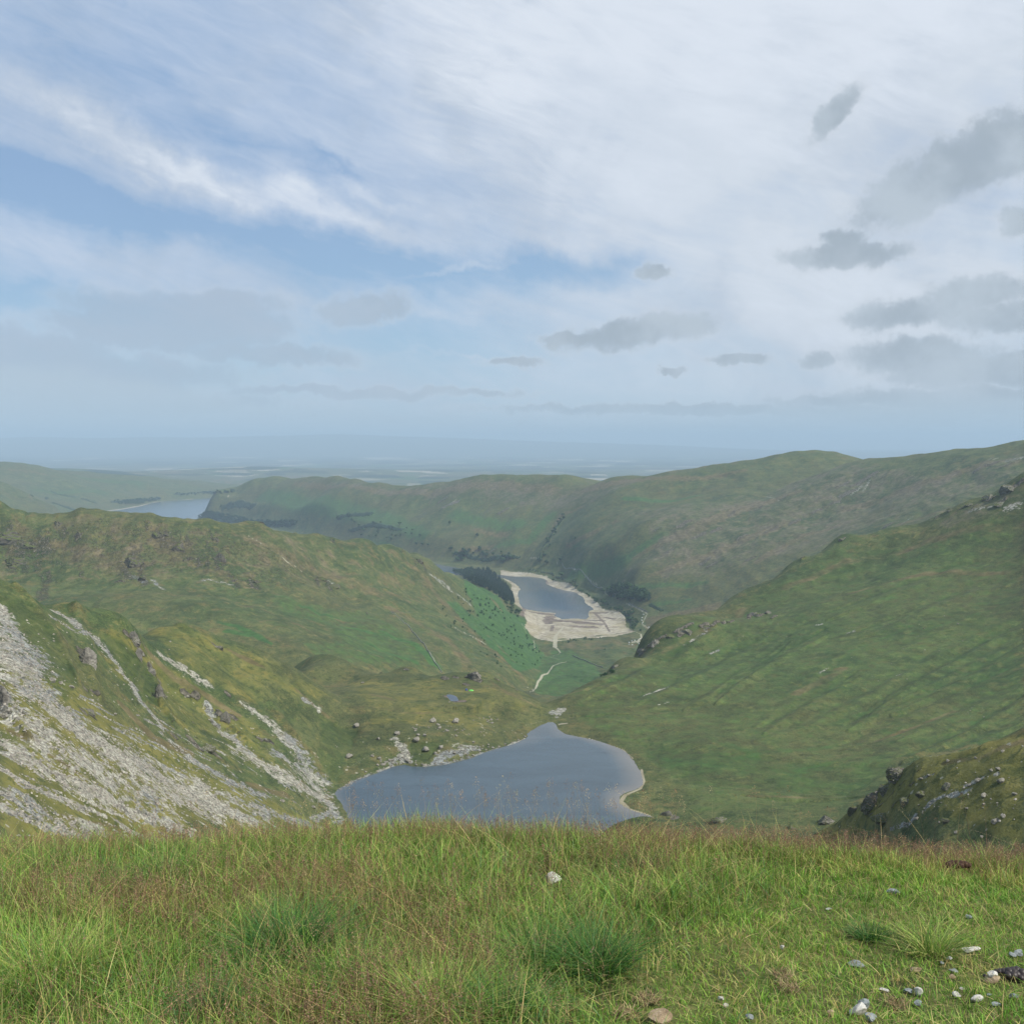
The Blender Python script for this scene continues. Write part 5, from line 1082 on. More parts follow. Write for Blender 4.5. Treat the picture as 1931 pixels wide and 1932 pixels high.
# ---- tussocks: each a thing of its own
def tussock(px, py, rad, hgt, n, cols, label, droop=1.0):
    x0, y0, z0 = fg_at(px, py); n = int(n * 1.3); hgt *= .78; rad *= .85
    a = rng.uniform(0, 6.28, n); r = rad * .42 * np.sqrt(rng.random(n))
    x, y = r * np.cos(a), r * np.sin(a); lean = (r / (rad * .42)) * .50 * droop + rng.normal(0, .2, n)
    h = hgt * rng.uniform(.55, 1.1, n); tone = pick(cols[0], cols[1], n)
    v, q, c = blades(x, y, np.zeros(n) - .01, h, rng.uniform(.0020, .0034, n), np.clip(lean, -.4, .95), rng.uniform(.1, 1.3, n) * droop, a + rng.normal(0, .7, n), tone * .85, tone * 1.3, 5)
    o = raw_mesh('grass_tussock', v, q, c, BLADE); o.location = (x0, y0, z0)
    return tag(o, label, 'grass tussock', 'grass tussocks on the brow')
GRN = ([(66, 108, 48), (52, 90, 42), (84, 124, 56), (78, 112, 66), (130, 132, 76)], [3, 3, 2, 2, .7])
BLU = ([(86, 118, 58), (68, 102, 48), (104, 134, 66), (122, 138, 68), (160, 150, 94)], [3, 3, 2, 1, .6])
YEL = ([(116, 144, 62), (140, 156, 78), (92, 126, 54), (170, 164, 104)], [2, 2, 2, 1])
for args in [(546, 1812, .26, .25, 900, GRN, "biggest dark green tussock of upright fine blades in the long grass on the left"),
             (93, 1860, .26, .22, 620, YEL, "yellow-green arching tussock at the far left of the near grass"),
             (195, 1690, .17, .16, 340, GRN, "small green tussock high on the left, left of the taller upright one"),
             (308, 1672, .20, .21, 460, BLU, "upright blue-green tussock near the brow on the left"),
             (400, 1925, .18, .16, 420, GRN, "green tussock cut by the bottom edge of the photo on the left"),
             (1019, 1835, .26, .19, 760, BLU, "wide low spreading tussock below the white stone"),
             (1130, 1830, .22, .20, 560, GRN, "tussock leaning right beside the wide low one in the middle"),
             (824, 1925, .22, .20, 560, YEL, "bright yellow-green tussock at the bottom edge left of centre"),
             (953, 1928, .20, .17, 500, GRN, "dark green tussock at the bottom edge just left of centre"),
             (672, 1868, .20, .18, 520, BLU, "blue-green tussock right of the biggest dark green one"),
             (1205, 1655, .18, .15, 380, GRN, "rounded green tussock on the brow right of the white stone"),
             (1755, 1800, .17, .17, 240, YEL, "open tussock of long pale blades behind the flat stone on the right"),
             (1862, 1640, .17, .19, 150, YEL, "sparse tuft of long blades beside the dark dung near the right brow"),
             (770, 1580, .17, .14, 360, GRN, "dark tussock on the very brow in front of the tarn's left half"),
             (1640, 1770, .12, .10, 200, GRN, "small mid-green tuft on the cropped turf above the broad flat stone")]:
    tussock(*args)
# dead curled tufts
for px, py, lab in [(1222, 1896, "dead brown matted tuft near the bottom, right of centre"), (1181, 1924, "pale dead tuft at the bottom edge left of the brown matted one"), (1477, 1850, "tangle of pale dead grass left of the small stones"), (1490, 1875, "orange-brown dead tuft under the pale tangle"), (1690, 1905, "straw-coloured dead tuft between the small white stones")]:
    x0, y0, z0 = fg_at(px, py); n = 110; a = rng.uniform(0, 6.28, n); r = .035 * np.sqrt(rng.random(n))
    tn = pick([(150, 128, 96), (128, 108, 82), (166, 150, 114), (96, 78, 60)], [2, 2, 1, 1], n)
    v, q, c = blades(r * np.cos(a), r * np.sin(a), np.zeros(n) + .012, rng.uniform(.010, .026, n), rng.uniform(.002, .004, n), rng.uniform(.2, .95, n), rng.uniform(.3, 1.4, n), rng.uniform(0, 6.28, n), tn, tn * 1.1, 5)
    o = raw_mesh('dead_grass_tuft', v, q, c, BLADE); o.location = (x0, y0, z0); tag(o, lab, 'dead grass tuft', 'dead tufts on the turf')
# stiff dark flower stem by the white stone
x0, y0, z0 = fg_at(1031, 1678); n = 90; t_ = np.linspace(0, 1, n)
v, q, c = blades(np.zeros(1), np.zeros(1), np.zeros(1), np.array([.17]), np.array([.004]), np.array([.03]), np.array([.05]), np.array([.5]), np.array([L(74, 62, 40)]), np.array([L(84, 72, 48)]), 4)
v2, q2, c2 = blades(rng.normal(0, .002, n), rng.normal(0, .002, n), .02 + .14 * t_, np.full(n, .012), np.full(n, .003), np.full(n, .7), np.zeros(n), rng.uniform(0, 6.28, n), pick([(78, 66, 42), (96, 84, 50)], [1, 1], n), pick([(90, 74, 48)], [1], n), 2)
o = raw_mesh('plant_stem', np.concatenate([v, v2]), np.concatenate([q, q2 + len(v)]), np.concatenate([c, c2]), BLADE); o.location = (x0, y0, z0)
tag(o, "thin dark upright flower stem beside the white stone", 'plant')

# ---- stones on the turf
def fg_stone(name, px, py, wpx, ratio, flat, mat, label, seed, group=None, sink=.12, rot=None):
    x0, y0, z0 = fg_at(px, py); w = wpx * y0 / FPX / 2 * 1.3
    V, F = stone_shape(ICO3, seed, 10, 1.0, .10); V = V / np.abs(V).max(0)
    V = V * np.array([w, w * ratio, w * flat])
    o = mesh_obj(name, V, F, mat, smooth=False); o.location = (x0, y0, z0 + w * flat * (1 - sink * 1.5) + .004)
    o.rotation_euler = (rng.uniform(-.1, .1), rng.uniform(-.1, .1), rng.uniform(-.5, .5) if rot is None else rot)
    return tag(o, label, 'stone', group)
GS = 'stones lying on the cropped turf'
for i, (px, py, w, r, f, mat, lab) in enumerate(S_): fg_stone('stone', px, py, w, r, f, mat, lab, 100 + i, GS)
x0, y0, z0 = fg_at(1874, 1856)
V, F = stone_shape(ICO3, 321, 9, 1, .1); V = V / np.abs(V).max(0) * np.array([.020, .015, .009])
o = mesh_obj('stone', V, F, R_WHITE); o.location = (x0 - .003, y0 + .003, z0 + .030); tag(o, "white stone resting on top of the tan one beside black dung", 'stone', GS)
def dung(px, py, spots, mat, label, s):
    x0, y0, z0 = fg_at(px, py); VV_, FF, n = [], [], 0
    for i, (dx, dy, r) in enumerate(spots):
        V = ICO2[0] * (1 + .22 * fbm(ICO2[0][:, 0] * 2 + i, ICO2[0][:, 1] * 2 + ICO2[0][:, 2] * 2, 3, i + 3))[:, None]
        V = V * r * s + np.array([dx * s, dy * s, r * s * .7]); VV_.append(V); FF.append(ICO2[1] + n); n += len(V)
    o = mesh_obj('dung', np.concatenate(VV_), np.concatenate(FF), mat, smooth=True); o.location = (x0, y0, z0 + (.035 if mat is DUNG_B else .012)); return tag(o, label, 'dung')
dung(1905, 1850, [(-.9, .5, .22), (-.65, .4, .28), (-.35, .3, .33), (0, .15, .4), (.35, .3, .38), (.7, .35, .4), (-.25, -.25, .33), (.1, -.35, .36), (.45, -.2, .36), (.6, -.6, .28), (.95, 0, .4), (-.1, .1, .35), (.85, -.45, .3), (.3, 0, .4)], DUNG, "heap of glossy black dung at the right edge", .042)
dung(1807, 1650, [(-.9, 0, .3), (-.55, .05, .36), (-.15, 0, .38), (.25, .05, .36), (.6, 0, .34), (.95, 0, .26), (.1, -.2, .3), (-.4, -.2, .28)], DUNG_B, "low dark brown dung pat in turf near the right brow", .052)
dung(1857, 1850, [(0, 0, .5), (.3, .1, .35), (-.25, .05, .35)], DUNG, "small black dung pellet against the left side of the stacked stones", .012)
# ------------------------------------------------------------------ boulders, crags
def snap(px, py, y0=60, y1=12000):
    c = cast(px, py, y0, y1); return c
BOULD = []
for k in range(9):
    V, F = stone_shape(ICO2, 500 + k, 9, .62, .10); V = V / np.abs(V).max(0) * np.array([1, .8, .62]); me = bpy.data.meshes.new('boulder')
    me.from_pydata(V.tolist(), [], F.tolist()); me.materials.append(R_PALE); me.update(); BOULD.append(me)
def boulder(px, py, wpx, label, group=None, y0=60, y1=2000, k=None, hs=1.0):
    c = snap(px, py, y0, y1); r = wpx * c[1] / FPX / 2
    o = bpy.data.objects.new('boulder', BOULD[int(rng.integers(9)) if k is None else k]); col.objects.link(o)
    o.location = (c[0], c[1], c[2] + r * .22); o.scale = (r, r, r * hs)
    o.rotation_euler = (rng.uniform(-.2, .2), rng.uniform(-.2, .2), rng.uniform(0, 6.28)); return tag(o, label, 'boulder', group)
TB = [(817, 1361, 16, "grey boulder, left of the two big ones standing above the path by the tarn"),
      (860, 1362, 19, "biggest boulder above the path, dark shadow side, right of its near twin"),
      (826, 1368, 9, "low grey slab just below and right of the left big boulder above the path"),
      (673, 1370, 14, "lone pale boulder high on the grass left of the tarn path"),
      (750, 1385, 15, "pale slab of boulder where the path bends above the tarn"),
      (714, 1395, 10, "grey boulder alone in grass left of the path bend"),
      (789, 1387, 9, "left of two pale boulders touching just above the straight path"),
      (802, 1388, 10, "right of two pale boulders touching just above the straight path"),
      (787, 1396, 15, "squat boulder sitting right on the path's lower side"),
      (803, 1415, 18, "flat wide pale boulder in grass below the straight path"),
      (832, 1411, 12, "rounded pale boulder right of the flat wide one below the path"),
      (659, 1429, 17, "flat-topped boulder left of the path on the way down to the tarn"),
      (703, 1427, 11, "square boulder, left one of a pair beside the path near the shore"),
      (716, 1432, 10, "boulder right one of a pair beside the path near the shore"),
      (844, 1379, 9, "pale boulder under the biggest one, above the path"),
      (830, 1374, 9, "pale boulder between the two big ones and the path"),
      (769, 1434, 10, "boulder in the rock pile that reaches the tarn shore left of centre"),
      (713, 1444, 8, "boulder near the shore under the pair by the path"),
      (690, 1457, 7, "boulder on the shore left of the one under the pair"),
      (802, 1444, 9, "white boulder at the water's edge under the grassy bank"),
      (848, 1325, 4, "stone on the rim of the little bench pool"),
      (684, 1289, 8, "small white boulder on the back slope of the grassy bench")]
for px, py, w, lab in TB: boulder(px, py, w, lab, None, 440, 1000)
def cluster(n, area, w, label, y0, y1, jitter=None):
    """area: list of (x, y, rx, ry) lobes"""
    for i in range(n):
        x, y, rx, ry = area[int(rng.integers(len(area)))]
        px, py = rng.normal(x, rx * .5), rng.normal(y, ry * .5)
        boulder(px, py, w * rng.lognormal(0, .35), label, label.replace('boulder', 'boulders').replace('stone block', 'stone blocks').replace('pale block', 'pale blocks'), y0, y1)
cluster(46, [(870, 1418, 50, 12), (760, 1428, 16, 14), (900, 1410, 30, 10), (730, 1440, 30, 6)], 5.0, "small pale boulder in the stony patches between path and tarn", 470, 760)
cluster(34, [(860, 1380, 60, 12), (920, 1360, 40, 6), (800, 1375, 30, 8)], 3.6, "small boulder scattered in grass round the straight path above the tarn", 500, 800)
for i in range(30):
    t_ = i / 29; xs = [640, 668, 700, 727, 757, 807, 844, 888, 920, 960, 990]; ys = [1489, 1473, 1461, 1450, 1441, 1445, 1440, 1429, 1416, 1405, 1392]
    px = 640 + t_ * 350; boulder(px, np.interp(px, xs, ys) + rng.uniform(-2, 0), rng.uniform(4, 7), "pale boulder at the water's edge on the tarn's far left shore", 'boulders lining the tarn shore', 470, 760)
for px, py, w, lab in [(1869, 1455, 11, "rounded pale boulder, left of the high pair on the right-hand knoll"), (1882, 1452, 12, "white-topped boulder, right of the high pair on the right-hand knoll"), (1888, 1474, 17, "big slanting grey boulder on the right-hand knoll below the high pair"),
                       (1845, 1474, 14, "flat grey boulder left of the big slanting one on the knoll"), (1829, 1482, 10, "pale boulder left of the flat grey one on the knoll"), (1855, 1502, 15, "cracked pale boulder in the middle of the right-hand knoll"),
                       (1914, 1499, 13, "grey boulder with a shadowed hollow near the right edge of the photo"), (1891, 1418, 9, "white boulder near the skyline of the right-hand knoll"), (1877, 1551, 18, "dark grey block low on the knoll with a slab leaning on it"),
                       (1892, 1541, 13, "long pale slab leaning on the dark grey block"), (1803, 1571, 9, "white boulder low on the knoll just above the near grass"), (1852, 1580, 8, "pale boulder right of the low white one just above the near grass"),
                       (1752, 1464, 9, "upright pale slab above the crag on the knoll"), (1738, 1470, 10, "pale slab at the top of the crag, left of the upright one"), (1787, 1436, 9, "white boulder, left one on the knoll's skyline"), (1840, 1431, 8, "pale boulder in the skyline gap of the knoll"), (1771, 1552, 6, "small white boulder right of the rubble tongue")]:
    boulder(px, py, w, lab, None, 200, 440)
cluster(30, [(1800, 1505, 50, 18), (1760, 1525, 30, 14), (1870, 1520, 50, 25), (1850, 1470, 40, 12)], 4.4, "small pale stone block strewn over the right-hand knoll", 200, 440)
cluster(22, [(1710, 1556, 12, 5), (1695, 1562, 12, 3), (1725, 1545, 8, 8)], 5.0, "pale block in the rubble tongue at the foot of the crag", 200, 440)
for px, py, w, lab in [(28, 1211 + 84, 9, "tan boulder on the upper scree at the far left"), (69, 1295, 12, "dark rounded boulder at the left chute's right edge"), (43, 1220, 10, "grey boulder low left of the upper chute"), (115, 1290, 12, "grey boulder beside the main chute"), (136, 1297, 14, "flat grey boulder right of the one beside the main chute"),
                       (100, 1285, 16, "long tan slab in the main chute"), (127, 1338, 14, "light pointed block in the middle of the main scree"), (218, 1348, 9, "grey boulder in grass below the crags of the near slope"), (176, 1568, 12, "white boulder at the foot of the scree just above the near grass"), (35, 1578, 9, "grey boulder near the left edge just above the near grass"), (322, 1211, 5, "small white boulder on the grassy knoll"), (102, 1210, 6, "pale small boulder on green turf between the chutes"), (243, 1414, 11, "pale slab lying at the scree edge in the middle of the near slope"), (533, 1512, 11, "long grey boulder at the foot of the slope near the tarn"), (592, 1524, 11, "dark-shadowed boulder beside the path left of the tarn")]:
    boulder(px, py, w, lab, None, 150, 700)
cluster(36, [(1650, 1290, 160, 60), (1800, 1200, 100, 60), (1450, 1200, 120, 40), (1830, 1345, 40, 16)], 2.3, "little white boulder dotted on the long right-hand slope", 520, 1250)

def crag(px, py, wpx, hpx, label, seed, y0, y1, tilt=.5, depth=.8):
    ICO4 = ICO4_ if y0 > 600 else ICO5_
    c = snap(px, py, y0, y1); sx = wpx * c[1] / FPX / 2; sz = hpx * c[1] / FPX
    V = ICO4[0].copy(); r = np.random.default_rng(seed)
    for k in range(14):
        n = r.normal(size=3); n /= np.linalg.norm(n); d = r.uniform(.5, .85); h = V @ n; ov = h > d; V[ov] -= np.outer(h[ov] - d, n)
    st = V[:, 0] * math.sin(tilt) * 7 + V[:, 2] * 5 + V[:, 1] * 2     # dipping slabs
    saw = (st + .6 * fbm(V[:, 0] * 3, V[:, 1] * 3 + V[:, 2] * 2, 3, seed)) % 1.0
    V *= (1 + .16 * saw + .22 * fbm(V[:, 0] * 2.4 + seed, V[:, 1] * 2.4 + V[:, 2] * 3, 5, seed + 2, .6))[:, None]
    V *= np.array([sx * 1.15, sx * 1.1 * depth, sz * .8])
    o = mesh_obj('rock_outcrop', V, ICO4[1], R_CFAR if y0 > 1000 else R_CRAG, smooth=False); o.location = (c[0], c[1] + sx * depth * .25, c[2] - sz * (.38 if y0 > 1000 else .22))
    o.rotation_euler = (0, 0, r.uniform(-.3, .3)); return tag(o, label, 'rock outcrop')
for a in [(1612, 1529, 30, 15, "lowest dark crag at the left foot of the right-hand knoll", 1, 200, 440), (1650, 1512, 44, 28, "blue-grey slabby crag on the left edge of the right-hand knoll, below the top one", 2, 200, 440),
          (1697, 1461, 40, 26, "top dark slanting crag on the skyline edge of the right-hand knoll", 3, 200, 440), (1673, 1490, 34, 20, "crag between the top one and the slabby one on the knoll's edge", 4, 200, 440),
          (1708, 1515, 26, 14, "broken slab behind the slabby crag on the knoll", 5, 200, 440), (1670, 1542, 44, 12, "low mossy ledge under the slabby crag", 6, 200, 440),
          (1788, 1486, 24, 13, "dark rounded outcrop in the grass at the middle of the knoll", 7, 200, 440), (1786, 1549, 18, 11, "small dark outcrop low on the knoll", 8, 200, 440),
          (1740, 1500, 22, 10, "small purple-grey outcrop right of the broken slab", 9, 200, 440),
          (1258, 1538, 18, 12, "left grey outcrop of the pair beside the tarn's near right corner", 10, 400, 560), (1271, 1545, 22, 18, "right grey outcrop of the pair beside the tarn's near right corner", 11, 400, 560),
          (1360, 1549, 36, 11, "grey hump of rock on the flat right of the tarn", 12, 400, 560), (1562, 1552, 40, 24, "pointed grey outcrop left of the right-hand knoll", 13, 330, 560), (1498, 1562, 20, 8, "small low outcrop left of the pointed grey one", 14, 330, 560),
          (1385, 1575, 44, 10, "blunt grey rock just above the near grass, left of the wider one", 15, 200, 420), (1448, 1585, 54, 14, "wide grey rock just above the near grass", 16, 200, 420),
          (897, 1279, 30, 16, "craggy knob on the skyline of the grassy bench beside the tent", 17, 600, 900)]:
    crag(*a)
for a in [(163, 1250, 34, 40, "jagged grey crag high on the near left slope", 21, 300, 600), (249, 1205, 26, 22, "pale crag on the spur's edge right of the scree runnel", 22, 400, 640), (262, 1240, 16, 26, "upper tooth of the brown rib dropping from the spur", 23, 400, 640), (284, 1268, 16, 26, "middle tooth of the brown rib dropping from the spur", 24, 400, 640), (302, 1312, 18, 30, "lowest pale tooth of the brown rib", 25, 380, 640),
          (8, 1325, 26, 50, "dark crag at the left edge of the photo", 26, 200, 500), (424, 1358, 28, 24, "green-grey crag in the middle of the near left slope", 27, 350, 640), (385, 1412, 34, 14, "low dark crag above the blue-grey scree", 28, 350, 640), (410, 1222, 22, 9, "low pale outcrop on the grassy knoll", 29, 500, 760), (170, 1345, 22, 14, "small grey outcrop below the jagged crag", 30, 250, 560), (500, 1397, 14, 9, "small outcrop between two scree fans", 31, 400, 660)]:
    crag(*a)

for i, (x, y, w, h, lab) in enumerate([(1214, 1230, 20, 11, "lowest dark crag on the left skyline of the long right-hand slope"), (1240, 1214, 22, 11, "second crag up the left skyline of the long right-hand slope"), (1266, 1202, 22, 10, "third crag up the skyline, above the two lowest"), (1296, 1192, 24, 9, "broken crag band just right of the skyline knob"), (1330, 1184, 24, 9, "crag in the band above the skyline knob, left part"), (1362, 1176, 20, 8, "crag in the band above the skyline knob, middle part"), (1425, 1163, 26, 11, "pale-topped crag at the right end of the band"), (1450, 1158, 18, 8, "small crag next to the pale-topped one"), (1162, 1258, 20, 8, "bushy dark crag low by the valley floor"),
                                       (1905, 922, 34, 16, "dark boulder-strewn crag at the top right edge of the slope"), (1868, 938, 26, 10, "rough crag left of the top right one"), (1830, 952, 24, 8, "skyline crag second from the top right"), (1795, 962, 18, 6, "low skyline crag left of the rough ones"), (1888, 950, 22, 9, "crag under the rough skyline ones"), (1588, 1018, 12, 5, "little rock step on the right slope's skyline")]):
    crag(x, y, w, h, lab, 60 + i, 700, 1400)
for i, (x, y, w, h, lab) in enumerate([(14, 1012, 40, 22, "broad pale-brown crag at the left end of the ridge"), (58, 1030, 34, 20, "crag right of the broad one at the ridge's left end"), (28, 1062, 40, 16, "lower crag band at the ridge's left end"), (112, 990, 18, 14, "upper crag below the crest, left of the twin one"), (146, 1010, 18, 16, "crag below the crest right of the upper one"), (248, 1066, 30, 26, "rounded buttress in the middle of the ridge face"), (268, 1094, 26, 18, "foot of the rounded buttress"), (228, 1098, 18, 12, "small crag left of the buttress foot"), (306, 1008, 24, 18, "grey crag just under the crest, right of the buttress"), (330, 1034, 34, 28, "biggest grey crag of the ridge face"), (352, 1056, 22, 14, "crag stepping down from the biggest grey one"), (404, 1018, 16, 20, "narrow crag rib right of the biggest grey one"), (414, 1056, 16, 22, "lower part of the narrow rib"), (440, 1096, 18, 16, "crag at the foot of the narrow rib"), (482, 1098, 16, 10, "small pinkish crag right of the rib's foot"), (486, 985, 14, 6, "rocky knob on the ridge crest"), (604, 1092, 16, 9, "pinkish crag on the ridge's right shoulder"), (625, 1104, 18, 9, "pinkish crag right of its twin on the shoulder"), (790, 1060, 14, 10, "skyline crag on the ridge's descending end")]):
    crag(x, y, w * 1.5, h * 1.15, lab, 80 + i, 1150, 2200, depth=.6)

# ---- loose scree: countless stones, thickest where the chutes run
def scatter_stones(name, n, box, weight, rmin, rmax, seed, mat):
    r = np.random.default_rng(seed); y = np.exp(r.uniform(math.log(box[2]), math.log(box[3]), n)); u = r.uniform(box[0], box[1], n)
    i = np.clip(np.searchsorted(Yr, y), 0, NY - 1); j = np.clip(np.searchsorted(Uc, u), 0, NU - 1)
    k = r.random(n) < weight(i, j); x, y = (u * y)[k], y[k]; n = len(x); z = height(x, y)
    s = rmin * (rmax / rmin) ** (r.random(n) ** 2.2)
    B = np.array([[1, 0, 0], [-1, .1, 0], [.1, 1, 0], [0, -1, .1], [.1, .1, .7], [.5, .5, .45], [-.5, -.5, .5]], float); Fb = np.array([[0, 2, 5], [2, 4, 5], [0, 5, 4], [2, 1, 4], [1, 6, 4], [1, 3, 6], [3, 4, 6], [3, 0, 4]])
    V = B[None] * (1 + r.normal(0, .22, (n, 7, 3))); a = r.uniform(0, 6.28, n); ca, sa = np.cos(a)[:, None], np.sin(a)[:, None]
    X = (V[..., 0] * ca - V[..., 1] * sa * .7) * s[:, None] + x[:, None]; Y = (V[..., 0] * sa + V[..., 1] * ca * .7) * s[:, None] + y[:, None]
    Zs = (V[..., 2] - .08) * s[:, None] + z[:, None]
    P_ = np.stack([X, Y, Zs], -1).reshape(-1, 3); F_ = (Fb[None] + (np.arange(n) * 7)[:, None, None]).reshape(-1, 3)
    C_ = np.repeat(np.clip(np.array([L(136, 131, 121)]) * (1 + r.normal(0, .26, (n, 1))), .08, .75), 7, 0)
    o = raw_mesh(name, P_, F_, C_, mat); return tag(o, kind='stuff')
m, t, b = material("scree_stone"); a_ = t.new('ShaderNodeVertexColor'); a_.layer_name = 'tint'; t.l.new(a_.outputs[0], b.inputs['Base Color'])
scatter_stones('scree_stones', 330000, (-.56, -.14, 190, 640), lambda i, j: M['scree'][i, j] ** 1.5 * .8 + .008 * M['stones'][i, j], .12, .75, 3, m)
scatter_stones('loose_stones', 60000, (-.2, .55, 200, 1150), lambda i, j: np.where(wet[i, j] > .5, .05 * M['stones'][i, j] ** 2 + M['scree'][i, j] * .5, 0), .2, .6, 4, m)

# ------------------------------------------------------------------ trees
BARK = plain("bark", L(70, 60, 50))
def leaf_material(name, c0, c1):
    m, t, b = material(name); oi = t.new('ShaderNodeObjectInfo').outputs['Random']
    P = t.new('ShaderNodeNewGeometry').outputs['Position']
    f = t.math('ADD', t.math('MULTIPLY', t.noise(P, .5, 3, .6), .7), t.math('MULTIPLY', oi, .4))
    t.l.new(t.mix(t.mapr(f, .2, .9), c0, c1), b.inputs['Base Color']); return m
NEEDLE = leaf_material("conifer_needles", L(24, 42, 32), L(44, 64, 44)); LEAF = leaf_material("broad_leaves", L(34, 58, 34), L(66, 90, 48)); LEAF2 = leaf_material("bush_leaves", L(30, 60, 38), L(60, 88, 50))
def conifer_geo(r, h=1.0):
    V, F, mi, n = [], [], [], 0
    for k in range(6):       # trunk
        a = k * math.pi / 3; V += [(.02 * math.cos(a), .02 * math.sin(a), 0), (.008 * math.cos(a), .008 * math.sin(a), .9)]
    for k in range(6): F.append((2 * k, 2 * ((k + 1) % 6), 2 * ((k + 1) % 6) + 1, 2 * k + 1)); mi.append(0)
    n = 12
    for tier in range(8):
        z0 = .10 + tier * .105; R = .20 * (1 - tier / 8.6) * r.uniform(.85, 1.15); zt = z0 + .20 - tier * .008
        m_ = 11; V.append((r.normal(0, .01), r.normal(0, .01), min(zt, 1.0))); top = n; n += 1
        for k in range(m_ * 2):
            a = k * math.pi / m_ + tier; q = R * (r.uniform(.85, 1.25) if k % 2 == 0 else r.uniform(.45, .65)); V.append((q * math.cos(a), q * math.sin(a), z0 + (r.uniform(-.03, .01) if k % 2 == 0 else .035))); n += 1
        for k in range(m_ * 2): F.append((top, top + 1 + k, top + 1 + (k + 1) % (m_ * 2))); mi.append(1)
    return np.array(V), F, mi
def broad_geo(r, leaves=420, low=.28):
    V, F, mi = [], [], []
    for k in range(6):
        a = k * math.pi / 3; V += [(.035 * math.cos(a), .035 * math.sin(a), 0), (.015 * math.cos(a), .015 * math.sin(a), .6)]
    for k in range(6): F.append((2 * k, 2 * ((k + 1) % 6), 2 * ((k + 1) % 6) + 1, 2 * k + 1)); mi.append(0)
    lobes = [(np.clip(r.normal(0, .13), -.2, .2), np.clip(r.normal(0, .13), -.2, .2), r.uniform(low + .15, .78), r.uniform(.17, .25)) for _ in range(9)]; n = len(V)
    for i in range(leaves):
        x, y, z, R = lobes[int(r.integers(9))]; d = r.normal(size=3); d /= np.linalg.norm(d); c = np.array([x, y, z]) + d * R * r.uniform(.7, 1.05) * np.array([1, 1, .8])
        a = np.cross(d, r.normal(size=3)); a /= np.linalg.norm(a); b2 = np.cross(d, a); s = r.uniform(.035, .06); b2 = b2 + d * r.uniform(-.5, .5)
        V += [c - a * s, c + b2 * s, c + a * s, c - b2 * s]; F.append((n, n + 1, n + 2, n + 3)); mi.append(1); n += 4
    return np.array([np.array(v) for v in V]), F, mi
def geo_mesh(name, g, mats):
    V, F, mi = g; me = bpy.data.meshes.new(name); me.from_pydata([tuple(v) for v in V], [], F); me.update()
    for m in mats: me.materials.append(m)
    me.polygons.foreach_set('material_index', np.array(mi, np.int32)); return me
tr_ = np.random.default_rng(5)
CON = [conifer_geo(tr_) for _ in range(5)]; BRO = [broad_geo(tr_) for _ in range(6)]; BSH = [broad_geo(tr_, 240, .0) for _ in range(4)]
BROM = [geo_mesh('broadleaf_tree', g, [BARK, LEAF]) for g in BRO]; BSHM = [geo_mesh('bush', g, [BARK, LEAF2]) for g in BSH]; CONM = [geo_mesh('conifer', g, [BARK, NEEDLE]) for g in CON]
def wood_mass(name, places, hts, geos, mats, wide=1.0):
    V, F, mi, n = [], [], [], 0
    for (x, y), h in zip(places, hts):
        g = geos[int(rng.integers(len(geos)))]; a = rng.uniform(0, 6.28); ca, sa = math.cos(a), math.sin(a); v = g[0] * h
        z = float(height(x, y)); V.append(np.stack([(v[:, 0] * ca - v[:, 1] * sa) * wide + x, (v[:, 0] * sa + v[:, 1] * ca) * wide + y, v[:, 2] + z - .2], -1))
        F += [tuple(i + n for i in f) for f in g[1]]; mi += g[2]; n += len(v)
    o = mesh_obj(name, np.concatenate(V), F, mats, mi=mi); return tag(o, kind='stuff')
def in_poly(P, n, y0, y1, ex=0):
    """n random ground points inside a sighted outline"""
    A = np.array(P, float); out = []
    while len(out) < n:
        px, py = rng.uniform(A[:, 0].min(), A[:, 0].max()), rng.uniform(A[:, 1].min(), A[:, 1].max())
        if signed([tuple(a) for a in A], np.array([px]), np.array([py]))[0] < 0: c = cast(px, py, y0, y1); out.append((c[0], c[1]))
    return out
pl = in_poly([(868, 1079), (920, 1076), (938, 1088), (956, 1108), (970, 1130), (972, 1142), (953, 1134), (930, 1118), (890, 1098), (874, 1092)], 560, 1900, 3300)
wood_mass('conifer_plantation', pl, rng.uniform(12, 18, len(pl)), CON, [BARK, NEEDLE], 1.25)
pl = in_poly([(850, 1078), (890, 1074), (900, 1084), (880, 1092)], 90, 1900, 3400)
wood_mass('mixed_plantation', pl, rng.uniform(9, 14, len(pl)), BRO, [BARK, LEAF], 1.2)
def tree(mesh, px, py, hpx, name, cat, label, group=None, y0=900, y1=9000, wide=1.0, pos=None):
    c = snap(px, py, y0, y1) if pos is None else pos; h = hpx * c[1] / FPX; o = bpy.data.objects.new(name, mesh); col.objects.link(o)
    o.location = (c[0], c[1], c[2] - .2); o.scale = (h * wide, h * wide, h); o.rotation_euler = (0, 0, rng.uniform(0, 6.28)); return tag(o, label, cat, group)
